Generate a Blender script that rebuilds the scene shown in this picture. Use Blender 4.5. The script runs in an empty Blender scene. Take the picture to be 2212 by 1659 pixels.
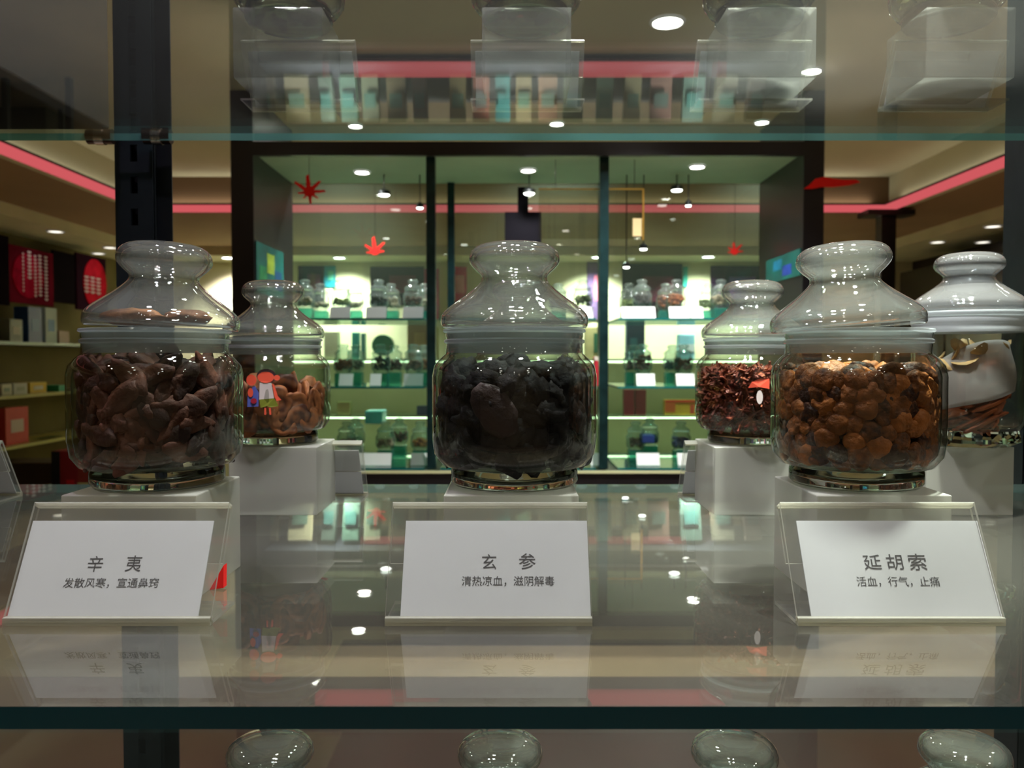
import bpy, math, random
from mathutils import Vector, Matrix, Euler, noise
C = bpy.context.scene
COL = C.collection
PI = math.pi
# ------------------------------------------------------------------ camera
F = 1800.0                       # focal length in pixels of the 2212 px wide frame
EYE = 1.45                       # eye height above the shop floor
PITCH = math.atan((829.5 - 772) / F)
cam_d = bpy.data.cameras.new('camera')
cam = bpy.data.objects.new('camera', cam_d); COL.objects.link(cam)
cam_d.sensor_width = 36.0; cam_d.lens = F / 2212 * 36.0
cam_d.clip_start = 0.02; cam_d.clip_end = 60
cam.location = (0, 0, EYE); cam.rotation_euler = (PI / 2 - PITCH, 0, 0)
cam_d.dof.use_dof = True; cam_d.dof.focus_distance = 0.52; cam_d.dof.aperture_fstop = 15.0
C.camera = cam
# ------------------------------------------------------------------ world, exposure
W = bpy.data.worlds.new('world'); C.world = W; W.use_nodes = True
W.node_tree.nodes['Background'].inputs[0].default_value = (0.0105, 0.0100, 0.0098, 1)
W.node_tree.nodes['Background'].inputs[1].default_value = 1.0
C.view_settings.view_transform = 'Standard'; C.view_settings.look = 'None'
C.view_settings.exposure = 0.0; C.view_settings.gamma = 1.0
C.cycles.max_bounces = 12; C.cycles.diffuse_bounces = 3; C.cycles.glossy_bounces = 5
C.cycles.transmission_bounces = 8; C.cycles.transparent_max_bounces = 48
C.cycles.sample_clamp_indirect = 4.0; C.cycles.adaptive_threshold = 0.02
C.cycles.caustics_reflective = False

CX = 1106.0; CY = 829.5
def ray(px, py):
    u = (px - CX) / F; v = (py - CY) / F
    c, s = math.cos(PITCH), math.sin(PITCH)
    return Vector((u, c - v * s, -s - v * c))
def at_d(px, py, Z):             # point of the sight line at depth Z -> world
    r = ray(px, py); r *= Z / r.y
    return Vector((r.x, r.y, r.z + EYE))
def at_h(px, py, H):             # point of the sight line at height H above the eye
    r = ray(px, py); r *= H / r.z
    return Vector((r.x, r.y, r.z + EYE))
def V(x, z, h): return Vector((x, z, h + EYE))

# ------------------------------------------------------------------ materials
def lin(c):
    return tuple(((x / 255) / 12.92 if x / 255 <= 0.04045 else ((x / 255 + 0.055) / 1.055) ** 2.4) for x in c) + (1,)
MATS = {}
def newmat(name):
    m = bpy.data.materials.new(name); m.use_nodes = True; MATS[name] = m
    return m, m.node_tree.nodes, m.node_tree.links
def pbr(name, col, rough=0.5, metal=0.0, spec=0.5, var=0.0, vscale=8.0, bump=0.0, bscale=40.0, trans=0.0, ior=1.5, coat=0.0):
    if name in MATS: return MATS[name]
    m, n, l = newmat(name); b = n['Principled BSDF']
    c = lin(col)
    b.inputs['Base Color'].default_value = c; b.inputs['Roughness'].default_value = rough
    b.inputs['Metallic'].default_value = metal; b.inputs['Specular IOR Level'].default_value = spec
    b.inputs['Transmission Weight'].default_value = trans; b.inputs['IOR'].default_value = ior
    b.inputs['Coat Weight'].default_value = coat
    tc = n.new('ShaderNodeTexCoord')
    if var > 0:
        t = n.new('ShaderNodeTexNoise'); t.inputs['Scale'].default_value = vscale; t.inputs['Detail'].default_value = 5
        l.new(tc.outputs['Object'], t.inputs['Vector'])
        r = n.new('ShaderNodeValToRGB')
        r.color_ramp.elements[0].position = 0.3; r.color_ramp.elements[1].position = 0.7
        r.color_ramp.elements[0].color = tuple(x * (1 - var) for x in c[:3]) + (1,)
        r.color_ramp.elements[1].color = tuple(min(1, x * (1 + var)) for x in c[:3]) + (1,)
        l.new(t.outputs[0], r.inputs[0]); l.new(r.outputs[0], b.inputs['Base Color'])
    if bump > 0:
        t2 = n.new('ShaderNodeTexNoise'); t2.inputs['Scale'].default_value = bscale; t2.inputs['Detail'].default_value = 6
        l.new(tc.outputs['Object'], t2.inputs['Vector'])
        bp = n.new('ShaderNodeBump'); bp.inputs['Strength'].default_value = bump; bp.inputs['Distance'].default_value = 0.002
        l.new(t2.outputs[0], bp.inputs['Height']); l.new(bp.outputs[0], b.inputs['Normal'])
    return m
def emit(name, col, strength):
    if name in MATS: return MATS[name]
    m, n, l = newmat(name); n.remove(n['Principled BSDF'])
    e = n.new('ShaderNodeEmission'); e.inputs[0].default_value = lin(col); e.inputs[1].default_value = strength
    l.new(e.outputs[0], n['Material Output'].inputs[0]); return m
def clear(name, tint, ior=1.5, rough=0.0, gain=1.0, edge=None, bump=0.0, bscale=60, milk=0.0, milkcol=(220, 220, 220)):
    """thin clear sheet: Fresnel reflection over straight transmission, darker tint towards grazing"""
    if name in MATS: return MATS[name]
    m, n, l = newmat(name); n.remove(n['Principled BSDF'])
    geo = n.new('ShaderNodeNewGeometry')
    mi = n.new('ShaderNodeMix'); mi.data_type = 'FLOAT'
    mi.inputs[2].default_value = ior; mi.inputs[3].default_value = 1 / ior
    l.new(geo.outputs['Backfacing'], mi.inputs[0])
    fr = n.new('ShaderNodeFresnel'); l.new(mi.outputs[0], fr.inputs[0])
    mu = n.new('ShaderNodeMath'); mu.operation = 'MULTIPLY'; mu.use_clamp = True
    l.new(fr.outputs[0], mu.inputs[0]); mu.inputs[1].default_value = gain
    tr = n.new('ShaderNodeBsdfTransparent'); tr.inputs[0].default_value = lin(tint)
    if edge:
        lw = n.new('ShaderNodeLayerWeight'); lw.inputs[0].default_value = 0.35
        pw = n.new('ShaderNodeMath'); pw.operation = 'POWER'; pw.inputs[1].default_value = 2.5
        l.new(lw.outputs['Facing'], pw.inputs[0])
        mc = n.new('ShaderNodeMix'); mc.data_type = 'RGBA'
        mc.inputs[6].default_value = lin(tint); mc.inputs[7].default_value = lin(edge)
        l.new(pw.outputs[0], mc.inputs[0]); l.new(mc.outputs[2], tr.inputs[0])
    gl = n.new('ShaderNodeBsdfGlossy'); gl.inputs['Roughness'].default_value = rough
    if bump > 0:
        tc = n.new('ShaderNodeTexCoord'); t2 = n.new('ShaderNodeTexNoise'); t2.inputs['Scale'].default_value = bscale
        l.new(tc.outputs['Object'], t2.inputs['Vector'])
        bp = n.new('ShaderNodeBump'); bp.inputs['Strength'].default_value = bump; bp.inputs['Distance'].default_value = 0.001
        l.new(t2.outputs[0], bp.inputs['Height']); l.new(bp.outputs[0], gl.inputs['Normal']); l.new(bp.outputs[0], fr.inputs['Normal'])
    mx = n.new('ShaderNodeMixShader')
    l.new(mu.outputs[0], mx.inputs[0]); l.new(tr.outputs[0], mx.inputs[1]); l.new(gl.outputs[0], mx.inputs[2])
    out = mx.outputs[0]
    if milk > 0:
        di = n.new('ShaderNodeBsdfDiffuse'); di.inputs[0].default_value = lin(milkcol)
        tl = n.new('ShaderNodeBsdfTranslucent'); tl.inputs[0].default_value = lin(milkcol)
        m3 = n.new('ShaderNodeMixShader'); m3.inputs[0].default_value = 0.5
        l.new(di.outputs[0], m3.inputs[1]); l.new(tl.outputs[0], m3.inputs[2])
        m2 = n.new('ShaderNodeMixShader'); m2.inputs[0].default_value = milk
        l.new(out, m2.inputs[1]); l.new(m3.outputs[0], m2.inputs[2]); out = m2.outputs[0]
    l.new(out, n['Material Output'].inputs[0]); return m
def solid_glass(name, col, ior=1.5, rough=0.0):
    if name in MATS: return MATS[name]
    m, n, l = newmat(name); n.remove(n['Principled BSDF'])
    g = n.new('ShaderNodeBsdfGlass'); g.inputs['Color'].default_value = lin(col); g.inputs['IOR'].default_value = ior
    g.inputs['Roughness'].default_value = rough
    l.new(g.outputs[0], n['Material Output'].inputs[0]); return m
def herb(name, c1, c2, scale=90, rough=0.6, bump=0.6, bscale=260, ring=False, flat=1.0):
    if name in MATS: return MATS[name]
    m, n, l = newmat(name); b = n['Principled BSDF']
    tc = n.new('ShaderNodeTexCoord'); oi = n.new('ShaderNodeObjectInfo')
    t = n.new('ShaderNodeTexNoise'); t.inputs['Scale'].default_value = scale; t.inputs['Detail'].default_value = 6
    l.new(tc.outputs['Object'], t.inputs['Vector'])
    fac = t.outputs[0]
    if ring:
        vm = n.new('ShaderNodeVectorMath'); vm.operation = 'LENGTH'
        mp = n.new('ShaderNodeMapping'); mp.inputs['Scale'].default_value = (1, 1, 0.01)
        l.new(tc.outputs['Object'], mp.inputs[0]); l.new(mp.outputs[0], vm.inputs[0])
        s = n.new('ShaderNodeMath'); s.operation = 'MULTIPLY'; s.inputs[1].default_value = 900; l.new(vm.outputs['Value'], s.inputs[0])
        si = n.new('ShaderNodeMath'); si.operation = 'SINE'; l.new(s.outputs[0], si.inputs[0])
        s2 = n.new('ShaderNodeMath'); s2.operation = 'MULTIPLY_ADD'; s2.inputs[1].default_value = 0.10; l.new(si.outputs[0], s2.inputs[0]); l.new(fac, s2.inputs[2])
        fac = s2.outputs[0]
    if flat < 1:
        fl = n.new('ShaderNodeMath'); fl.operation = 'MULTIPLY_ADD'; fl.inputs[1].default_value = flat; fl.inputs[2].default_value = .5 * (1 - flat)
        l.new(fac, fl.inputs[0]); fac = fl.outputs[0]
    ad = n.new('ShaderNodeMath'); ad.operation = 'MULTIPLY_ADD'; ad.inputs[1].default_value = 0.45; ad.inputs[2].default_value = -0.22
    l.new(oi.outputs['Random'], ad.inputs[0])
    a2 = n.new('ShaderNodeMath'); a2.operation = 'ADD'; l.new(ad.outputs[0], a2.inputs[0]); l.new(fac, a2.inputs[1])
    r = n.new('ShaderNodeValToRGB'); r.color_ramp.elements[0].position = 0.3; r.color_ramp.elements[1].position = 0.75
    r.color_ramp.elements[0].color = lin(c1); r.color_ramp.elements[1].color = lin(c2)
    l.new(a2.outputs[0], r.inputs[0]); l.new(r.outputs[0], b.inputs['Base Color'])
    b.inputs['Roughness'].default_value = rough; b.inputs['Specular IOR Level'].default_value = 0.3
    t2 = n.new('ShaderNodeTexNoise'); t2.inputs['Scale'].default_value = bscale; t2.inputs['Detail'].default_value = 5
    l.new(tc.outputs['Object'], t2.inputs['Vector'])
    bp = n.new('ShaderNodeBump'); bp.inputs['Strength'].default_value = bump; bp.inputs['Distance'].default_value = 0.0015
    l.new(t2.outputs[0], bp.inputs['Height']); l.new(bp.outputs[0], b.inputs['Normal'])
    return m

GLASS_JAR = clear('jar_glass', (250, 252, 250), 1.5, 0.0, 1.3, edge=(120, 128, 120), bump=0.10, bscale=55)
GLASS_LID = clear('lid_glass', (247, 250, 248), 1.5, 0.0, 2.2, edge=(115, 120, 116), bump=0.22, bscale=70, milk=0.035, milkcol=(235, 230, 225))
GLASS_FAR = clear('far_jar_glass', (235, 240, 238), 1.5, 0.04, 2.0, edge=(160, 175, 172), milk=0.10, milkcol=(230, 240, 238))
GLASS_FOOT = solid_glass('foot_glass', (248, 252, 248), 1.48)
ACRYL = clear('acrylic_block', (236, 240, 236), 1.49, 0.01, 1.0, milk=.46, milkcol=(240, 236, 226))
ACRYL_DIM = clear('acrylic_block_dimmed', (236, 240, 236), 1.49, 0.01, 1.0, milk=.095, milkcol=(225, 222, 214))  # same acrylic, toned down in colour to keep the overhead blocks dimmer
SHEET = clear('acrylic_sheet', (248, 248, 246), 1.49, 0.01, 1.1, milk=0.03)
SHEET_EDGE = clear('acrylic_sheet_edge', (220, 218, 205), 1.49, 0.08, 1.4, milk=0.45, milkcol=(225, 222, 210))
SEAL = clear('seal_plastic', (225, 228, 230), 1.45, 0.12, 1.6, milk=0.28, milkcol=(235, 238, 240))
SEAL_W = clear('seal_plastic_white', (235, 238, 240), 1.45, 0.2, 1.0, milk=0.8, milkcol=(225, 228, 230))
SHELF = clear('shelf_glass', (234, 240, 236), 1.52, 0.0, 1.25, milk=.035, milkcol=(214, 206, 192))
SHELF_FAR = clear('shelf_glass_far', (200, 232, 222), 1.52, 0.02, 1.2, milk=0.05, milkcol=(120, 200, 190))
SHELF_UP = clear('shelf_glass_upper', (234, 240, 236), 1.52, 0.0, 1.1, milk=.006, milkcol=(205, 208, 200))
EDGE_D = pbr('shelf_edge_dark', (14, 58, 68), 0.10, var=0.12, vscale=3, spec=0.6)
EDGE_L = clear('shelf_edge_light', (120, 190, 190), 1.5, 0.1, 1.0, milk=0.6, milkcol=(120, 190, 188))
EDGE_F = pbr('shelf_edge_teal', (20, 105, 108), 0.2)
PAPER = pbr('card_paper', (222, 222, 226), 0.85, spec=0.2, var=0.02, vscale=40)
def translucent(m, k):
    n, l = m.node_tree.nodes, m.node_tree.links; b = n['Principled BSDF']; o = n['Material Output']
    t = n.new('ShaderNodeBsdfTranslucent'); t.inputs[0].default_value = b.inputs['Base Color'].default_value
    x = n.new('ShaderNodeMixShader'); x.inputs[0].default_value = k
    l.new(b.outputs[0], x.inputs[1]); l.new(t.outputs[0], x.inputs[2]); l.new(x.outputs[0], o.inputs[0])
translucent(PAPER, .35)
INK = pbr('printed_ink', (30, 24, 30), 0.6)
BLACK = pbr('black_metal', (22, 23, 24), 0.35, 0.2, var=0.2, vscale=20)
STEEL = pbr('standard_steel', (52, 60, 66), 0.32, 0.7, var=0.25, vscale=9, bump=0.1, bscale=80)
CHROME = pbr('chrome', (190, 180, 170), 0.12, 1.0)
DARKWOOD = pbr('dark_frame', (26, 25, 30), 0.3, var=0.15, vscale=6)
TRAYCEIL = pbr('ceiling_paint', (210, 206, 176), 0.9, spec=0.1, var=0.04, vscale=2)
BROWNCEIL = pbr('brown_ceiling', (158, 130, 102), 0.8, spec=0.1, var=0.06, vscale=2)
CREAM = pbr('cream_wall', (222, 214, 180), 0.85, spec=0.1, var=0.05, vscale=3)
OLIVE = pbr('olive_wall', (112, 104, 68), 0.85, spec=0.1, var=0.08, vscale=3)
FLOOR = pbr('floor_wood', (140, 120, 96), 0.35, var=0.12, vscale=2)
REDGLOW = emit('red_light_tube', (255, 112, 118), 0.62)
LAMP = emit('lamp_lens', (255, 250, 238), 45.0)
CAB = pbr('cabinet_wood', (44, 18, 14), 0.38, var=0.3, vscale=5, bump=0.1, bscale=20)

# ------------------------------------------------------------------ mesh helpers
class MB:
    def __init__(s): s.v = []; s.f = []; s.m = []
    def face(s, idx, m=0): s.f.append(tuple(idx)); s.m.append(m)
    def box(s, c, d, m=0, R=None, mats=None):
        """mats: material index for (x-,x+,y-,y+,z-,z+)"""
        b = len(s.v); hx, hy, hz = d[0] / 2, d[1] / 2, d[2] / 2
        for x in (-hx, hx):
            for y in (-hy, hy):
                for z in (-hz, hz):
                    p = Vector((x, y, z))
                    if R is not None: p = R @ p
                    s.v.append(tuple(p + Vector(c)))
        fs = [(0, 1, 3, 2), (4, 6, 7, 5), (0, 4, 5, 1), (2, 3, 7, 6), (0, 2, 6, 4), (1, 5, 7, 3)]
        for i, q in enumerate(fs): s.face([b + k for k in q], mats[i] if mats else m)
        return s
    def lathe(s, prof, n=48, m=0, c=(0, 0, 0), closed=False):
        b = len(s.v); c = Vector(c); k = len(prof)
        for (r, z) in prof:
            for i in range(n):
                a = 2 * PI * i / n
                s.v.append((c.x + r * math.cos(a), c.y + r * math.sin(a), c.z + z))
        for j in range(k if closed else k - 1):
            j2 = (j + 1) % k
            for i in range(n):
                i2 = (i + 1) % n
                s.face((b + j * n + i, b + j * n + i2, b + j2 * n + i2, b + j2 * n + i), m)
        if not closed:
            if prof[0][0] > 1e-6: s.face([b + i for i in range(n)][::-1], m)
            if prof[-1][0] > 1e-6: s.face([b + (k - 1) * n + i for i in range(n)], m)
        return s
    def tube(s, p0, p1, r0, r1=None, n=12, m=0):
        p0, p1 = Vector(p0), Vector(p1); r1 = r0 if r1 is None else r1
        d = (p1 - p0).normalized(); a = d.orthogonal().normalized(); q = d.cross(a); b = len(s.v)
        for p, r in ((p0, r0), (p1, r1)):
            for i in range(n):
                t = 2 * PI * i / n
                s.v.append(tuple(p + a * (r * math.cos(t)) + q * (r * math.sin(t))))
        for i in range(n): s.face((b + i, b + (i + 1) % n, b + n + (i + 1) % n, b + n + i), m)
        s.face([b + i for i in range(n)][::-1], m); s.face([b + n + i for i in range(n)], m)
        return s
    def prism(s, pts, off, m=0):
        """planar outline pts (3-D), extruded by vector off"""
        b = len(s.v); n = len(pts); off = Vector(off)
        for p in pts: s.v.append(tuple(Vector(p)))
        for p in pts: s.v.append(tuple(Vector(p) + off))
        s.face([b + i for i in range(n)][::-1], m); s.face([b + n + i for i in range(n)], m)
        for i in range(n): s.face((b + i, b + (i + 1) % n, b + n + (i + 1) % n, b + n + i), m)
        return s
    def add(s, verts, faces, m=0):
        b = len(s.v); s.v += [tuple(v) for v in verts]
        for f in faces: s.face([b + i for i in f], m)
    def mesh(s, name, mats, smooth=False, angle=None, merge=True):
        import bmesh
        me = bpy.data.meshes.new(name); me.from_pydata(s.v, [], s.f); me.update()
        for mt in mats: me.materials.append(mt)
        for p, k in zip(me.polygons, s.m): p.material_index = k
        bm = bmesh.new(); bm.from_mesh(me)
        if merge: bmesh.ops.remove_doubles(bm, verts=bm.verts, dist=1e-6)
        bmesh.ops.recalc_face_normals(bm, faces=bm.faces)
        bm.to_mesh(me); bm.free()
        if smooth:
            me.polygons.foreach_set('use_smooth', [True] * len(me.polygons))
            if angle is not None: me.set_sharp_from_angle(angle=math.radians(angle))
        return me
    def build(s, name, mats, parent=None, loc=(0, 0, 0), smooth=False, angle=35, bevel=0.0, merge=True):
        if not isinstance(mats, (list, tuple)): mats = [mats]
        o = bpy.data.objects.new(name, s.mesh(name, mats, smooth, angle, merge)); COL.objects.link(o)
        o.location = loc; o.parent = parent
        if bevel > 0:
            bv = o.modifiers.new('bevel', 'BEVEL'); bv.width = bevel; bv.segments = 2; bv.limit_method = 'ANGLE'
        return o
def tag(o, label=None, cat=None, group=None, kind=None):
    if label: o['label'] = label
    if cat: o['category'] = cat
    if group: o['group'] = group
    if kind: o['kind'] = kind
    return o
def empty(name, loc, label=None, cat=None, group=None, rz=0):
    o = bpy.data.objects.new(name, None); COL.objects.link(o); o.location = loc; o.rotation_euler = (0, 0, rz)
    o.empty_display_size = 0.02
    return tag(o, label, cat, group)
def struct(o, label=None): o['kind'] = 'structure'; 
def copy_tree(o, parent=None):
    c = o.copy(); COL.objects.link(c); c.parent = parent
    for ch in [x for x in bpy.data.objects if x.parent == o]: copy_tree(ch, c)
    return c
def slab(name, x0, x1, z0, z1, h0, h1, mat, kind='structure', mats=None, idx=None, bevel=0):
    m = MB(); m.box(((x0 + x1) / 2, (z0 + z1) / 2, EYE + (h0 + h1) / 2), (x1 - x0, z1 - z0, h1 - h0), mats=idx)
    o = m.build(name, mats or mat, bevel=bevel)
    if kind: o['kind'] = kind
    return o

# ================================================================== ROOM SHELL
FH = -EYE
XL, XR, ZB = -4.3, 4.45, 9.3
HC = 1.15; HT = 1.425; ZR = 6.63; TXL, TXR = -2.89, 2.98; HS = 1.06
slab('floor', XL, XR, -3.5, ZB, FH - .1, FH, FLOOR)
slab('wall_back', XL - .1, XR + .1, ZB, ZB + .1, FH, HT + .2, CREAM)
slab('wall_left', XL - .1, XL, -3.5, ZB, FH, HT + .2, OLIVE)
slab('wall_right', XR, XR + .1, -3.5, ZB, FH, HT + .2, pbr('dark_panelling', (44, 34, 30), 0.5, var=0.2, vscale=2))
slab('wall_front', XL - .1, XR + .1, -3.6, -3.5, FH, HT + .2, pbr('shop_front_wall', (206, 198, 180), 0.8))
# raised tray ceiling with its faces, then the lower ceiling round it
slab('ceiling', TXL, TXR, -3.5, ZR, HT, HT + .08, TRAYCEIL)
slab('trim_1', TXL, TXR, ZR, ZR + .06, HC, HT, pbr('brown_fascia', (120, 96, 74), .85, spec=.1, var=.05, vscale=2))
slab('trim_2', TXL - .06, TXL, -3.5, ZR, HC, HT, TRAYCEIL)
slab('trim_3', TXR, TXR + .06, -3.5, ZR, HC, HT, TRAYCEIL)
slab('ceiling_lower_back', XL, XR, ZR + .06, ZB, HC, HC + .06, BROWNCEIL)
slab('ceiling_lower_left', XL, TXL - .06, -3.5, ZR + .06, HC, HC + .06, BROWNCEIL)
slab('ceiling_lower_right', TXR + .06, XR, -3.5, ZR + .06, HC, HC + .06, BROWNCEIL)
slab('soffit_trim_4', -3.76, 3.72, 8.7, ZB, HS, HC, CREAM)
slab('soffit_trim_5', XL, -3.76, -1, ZB, HS, HC, CREAM)
slab('soffit_trim_6', 3.72, XR, -1, ZB, HS, HC, CREAM)
# red light tubes
def redtube(a, b, w, h, label, fill=0):
    e = empty('red_light_strip', (a + b) / 2, label, 'light', 'red light strips on the ceiling')
    c = (a + b) / 2; d = b - a
    R = Matrix.Rotation(math.atan2(d.y, d.x), 3, 'Z')
    MB().box((0, 0, 0), (d.length, w, h), R=R).build('glow_tube', REDGLOW, e)
    MB().box((0, 0, h / 2 + .006), (d.length, w + .02, .012), R=R).build('mounting_channel', BLACK, e)
    if fill:                       # warm cove lamp added on the channel to brighten the ceiling recess
        L = bpy.data.lights.new('added_fill_lamp', 'AREA'); L.shape = 'RECTANGLE'; L.size = d.length * .96; L.size_y = .03; L.energy = fill; L.color = (1, .93, .76)
        o = bpy.data.objects.new('added_fill_lamp', L); COL.objects.link(o); o.parent = e; o.location = (0, 0, h / 2 + .016); o.rotation_euler = (PI, 0, math.atan2(d.y, d.x))
redtube(V(TXL + .03, ZR - .03, HC + .02), V(TXR - .03, ZR - .03, HC + .02), .05, .05, 'straight glowing red light strip across the far side of the ceiling recess', 3.6)
redtube(V(TXL + .03, .5, HC + .02), V(TXL + .03, ZR - .08, HC + .02), .06, .045, 'glowing red light strip running back along the left side of the ceiling recess', 1.2)
redtube(V(TXR - .03, .5, HC + .02), V(TXR - .03, ZR - .08, HC + .02), .06, .045, 'glowing red light strip running back along the right side of the ceiling recess', 1.2)
redtube(V(-.95, 4.0, HT - .06), V(1.06, 4.0, HT - .06), .07, .05, 'short red light strip under the ceiling above the framed showcase')
slab('trim_7', -1.0, 1.1, 4.05, 4.9, HT - .035, HT, pbr('dark_panel', (40, 44, 60), .6))
# dark post at the far right corner of the recess
e = empty('corner_post', V(2.9, 6.5, FH), 'slim dark post with a flat cap at the far right corner of the recess', 'post')
MB().box((0, 0, 1.27), (.11, .11, 2.54)).build('post_shaft', BLACK, e)
MB().box((0, 0, 2.56), (.36, .2, .04)).build('post_cap', BLACK, e)

# ================================================================== DOWNLIGHTS
LK = 6.0
SOFT = emit('soft_lamp_lens', (255, 248, 230), 2.5)
def downlight(p, r, label, group, power=0, col=(1, .95, .86), spot=110, blend=.8, lens=LAMP, aim=None):
    e = empty('downlight', p, label, 'light', group)
    prof = [(r * 1.22, 0), (r * 1.22, -.006), (r * 1.02, -.010), (r, -.004), (r, 0)]
    MB().lathe(prof, 24, closed=True).build('trim_ring', CHROME if r < .02 else PAPER, e, smooth=True)
    MB().lathe([(0, -.006), (r * .7, -.006), (r * .98, -.003), (r * .98, 0)], 24).build('lens', lens, e, smooth=True)
    if power:
        L = bpy.data.lights.new('downlight_beam', 'SPOT'); L.energy = power * LK; L.color = col
        L.spot_size = math.radians(spot); L.spot_blend = blend; L.shadow_soft_size = r * .8
        o = bpy.data.objects.new('downlight_beam', L); COL.objects.link(o); o.parent = e; o.location = (0, 0, -.012)
        if aim: o.rotation_euler = (Vector(aim)).to_track_quat('-Z', 'Y').to_euler()
    return e
G1 = 'downlights in the raised ceiling'
for i, (px, py, r, w, lb) in enumerate([
    (683, 172, .048, 55, 'round downlight in the pale ceiling, above the label holders at the left'),
    (1207, 160, .046, 55, 'round downlight in the pale ceiling, behind the clear block in the middle'),
    (1752, 152, .046, 60, 'round downlight in the pale ceiling, beside the clear block at the right'),
    (768, 271, .040, 50, 'smaller round downlight in the pale ceiling, low at the left above the shelf line'),
    (1203, 266, .040, 50, 'smaller round downlight in the pale ceiling, low in the middle above the shelf line'),
    (1646, 263, .040, 50, 'smaller round downlight in the pale ceiling, low at the right above the shelf line'),
    (1442, 46, .062, 60, 'large round downlight near the top edge, partly hidden by a jar base')]):
    downlight(at_h(px, py, HT - .001), r, lb, G1, w)
G2 = 'downlights along the shop wall soffits'
for (px, py, w, lb) in [
    (492, 556, 30, 'wall-washing downlight on the soffit just left of the framed showcase'),
    (733, 556, 30, 'wall-washing downlight on the soffit behind the left bay of the showcase'),
    (1291, 555, 30, 'wall-washing downlight on the soffit behind the middle bay of the showcase'),
    (1530, 554, 30, 'wall-washing downlight on the soffit behind the right bay of the showcase')]:
    downlight(at_h(px, py, HS - .001), .06, lb, G2, w * 1.6, spot=110, aim=(0, .45, -1))
for (px, py, w, lb) in [
    (120, 499, 0.3, 'nearest of the three downlights along the left soffit'),
    (238, 534, 0.3, 'middle one of the three downlights along the left soffit, the brightest'),
    (210, 554, 0.3, 'farthest and faintest of the three downlights by the left wall')]:
    p = at_h(px, py, HS - .001) if py != 554 else V(-4.2, 8.5, 0); p.z = EYE + HS - .001
    downlight(p, .06, lb, G2, w, spot=120, aim=(-.2, 0, -1), lens=SOFT)
for (px, py, w, lb) in [
    (2145, 488, 0.3, 'nearest of the downlights along the right soffit'),
    (2025, 522, 0.3, 'downlight along the right soffit beside the pillar'),
    (2123, 522, 0.3, 'downlight along the right soffit under the nearest one')]:
    downlight(at_h(px, py, HS - .001), .06, lb, G2, w, lens=SOFT)
# lamps of the shop part behind the camera
for i, (x, z) in enumerate([(-1.6, 1.9), (0.2, 2.3), (1.9, 1.9), (-1.5, -.35), (1.5, -.35)]):
    downlight(V(x, z, HT - .001), .05, 'downlight of the shop ceiling outside the view, %s' % ('nearest the left wall', 'over the aisle', 'nearest the right wall', 'behind the viewer on the left', 'behind the viewer on the right')[i], G1, (36, 36, 36, 38, 38)[i])
for i, (x, z) in enumerate([(-.6, -.9), (.6, -.9), (-.9, -1.9), (0, -1.9), (.9, -1.9), (-.45, -2.9), (.45, -2.9)]):
    downlight(V(x, z, HT - .001), .05, 'unseen downlight %s of the shop part behind the viewer' % ('in the near row, left', 'in the near row, right', 'in the middle row, left', 'in the middle row, centre', 'in the middle row, right', 'in the last row, left', 'in the last row, right')[i], G1, 0)  # lenses without beams, added behind the viewer to glint in the glass
# speaker grille in the ceiling
o = MB().lathe([(0, -.01), (.05, -.01), (.06, 0)], 20).build('ceiling_speaker', pbr('grille', (70, 60, 50), .6), loc=at_h(1985, 363, HT - .001), smooth=True)
tag(o, 'small dark round grille in the pale ceiling above the right red strip', 'speaker')

# ================================================================== FRAMED SHOWCASE (island behind)
ZF, ZK = 4.1, 4.83
IXL, IXR = -1.264, 1.425
sc = empty('framed_showcase', V(.08, 4.46, FH), 'dark framed walk-round showcase with glass shelves and a lit canopy', 'showcase')
b0 = Vector((.08, 4.46, FH + EYE))
def sbox(name, x0, x1, z0, z1, h0, h1, mat, parent=None, base=None, bevel=0):
    base = b0 if base is None else base; parent = sc if parent is None else parent
    c = Vector(((x0 + x1) / 2, (z0 + z1) / 2, (h0 + h1) / 2 + EYE)) - base
    return MB().box(c, (x1 - x0, z1 - z0, h1 - h0)).build(name, mat, parent, bevel=bevel)
sbox('side_panel', IXL - .11, IXL, ZF, ZK, FH, 1.30, DARKWOOD)
sbox('side_panel', IXR, IXR + .10, ZF, ZK, FH, 1.30, DARKWOOD)
sbox('header_board', IXL, IXR, ZF, ZF + .03, .985, 1.052, DARKWOOD)
CANOPY = pbr('canopy_underside', (186, 214, 190), .7, var=.03)
sbox('canopy', IXL, IXR, ZF + .03, ZK, 1.0, 1.05, CANOPY)
sbox('plinth_board', IXL, IXR, ZF + .02, ZK, -.66, -.565, DARKWOOD)
sbox('plinth_edge_strip', IXL, IXR, ZF + .012, ZF + .02, -.575, -.562, pbr('cream_strip', (214, 220, 180), .5))
sbox('lower_deck', IXL, IXR, ZF + .1, ZK, -1.05, -.98, pbr('deck_wood', (60, 66, 76), .5))
sbox('base_cabinet', IXL, IXR, ZF + .05, ZK, FH, -1.05, pbr('base_panel', (52, 44, 44), .5))
BACKG = clear('showcase_back_glass', (234, 250, 243), 1.5, 0.0, 1.0, milk=.026, milkcol=(190, 210, 192))
sbox('back_glass', IXL, IXR, ZK - .008, ZK, -.565, 1.0, BACKG)
for (x, r) in ((-.385, 0), (.48, 1)):
    g = empty('slotted_upright', V(x, ZF + .1, 0), None); g.parent = sc; g.location = Vector((x, ZF + .1, EYE)) - b0
    TEALP = pbr('teal_upright', (30, 58, 62), .25, .4, var=.35, vscale=14)
    MB().box((-.02, 0, .22), (.045, .05, 1.56)).build('front_rail', TEALP, g)
    MB().box((.035, .62, .22), (.04, .04, 1.56)).build('rear_rail', TEALP, g)
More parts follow.
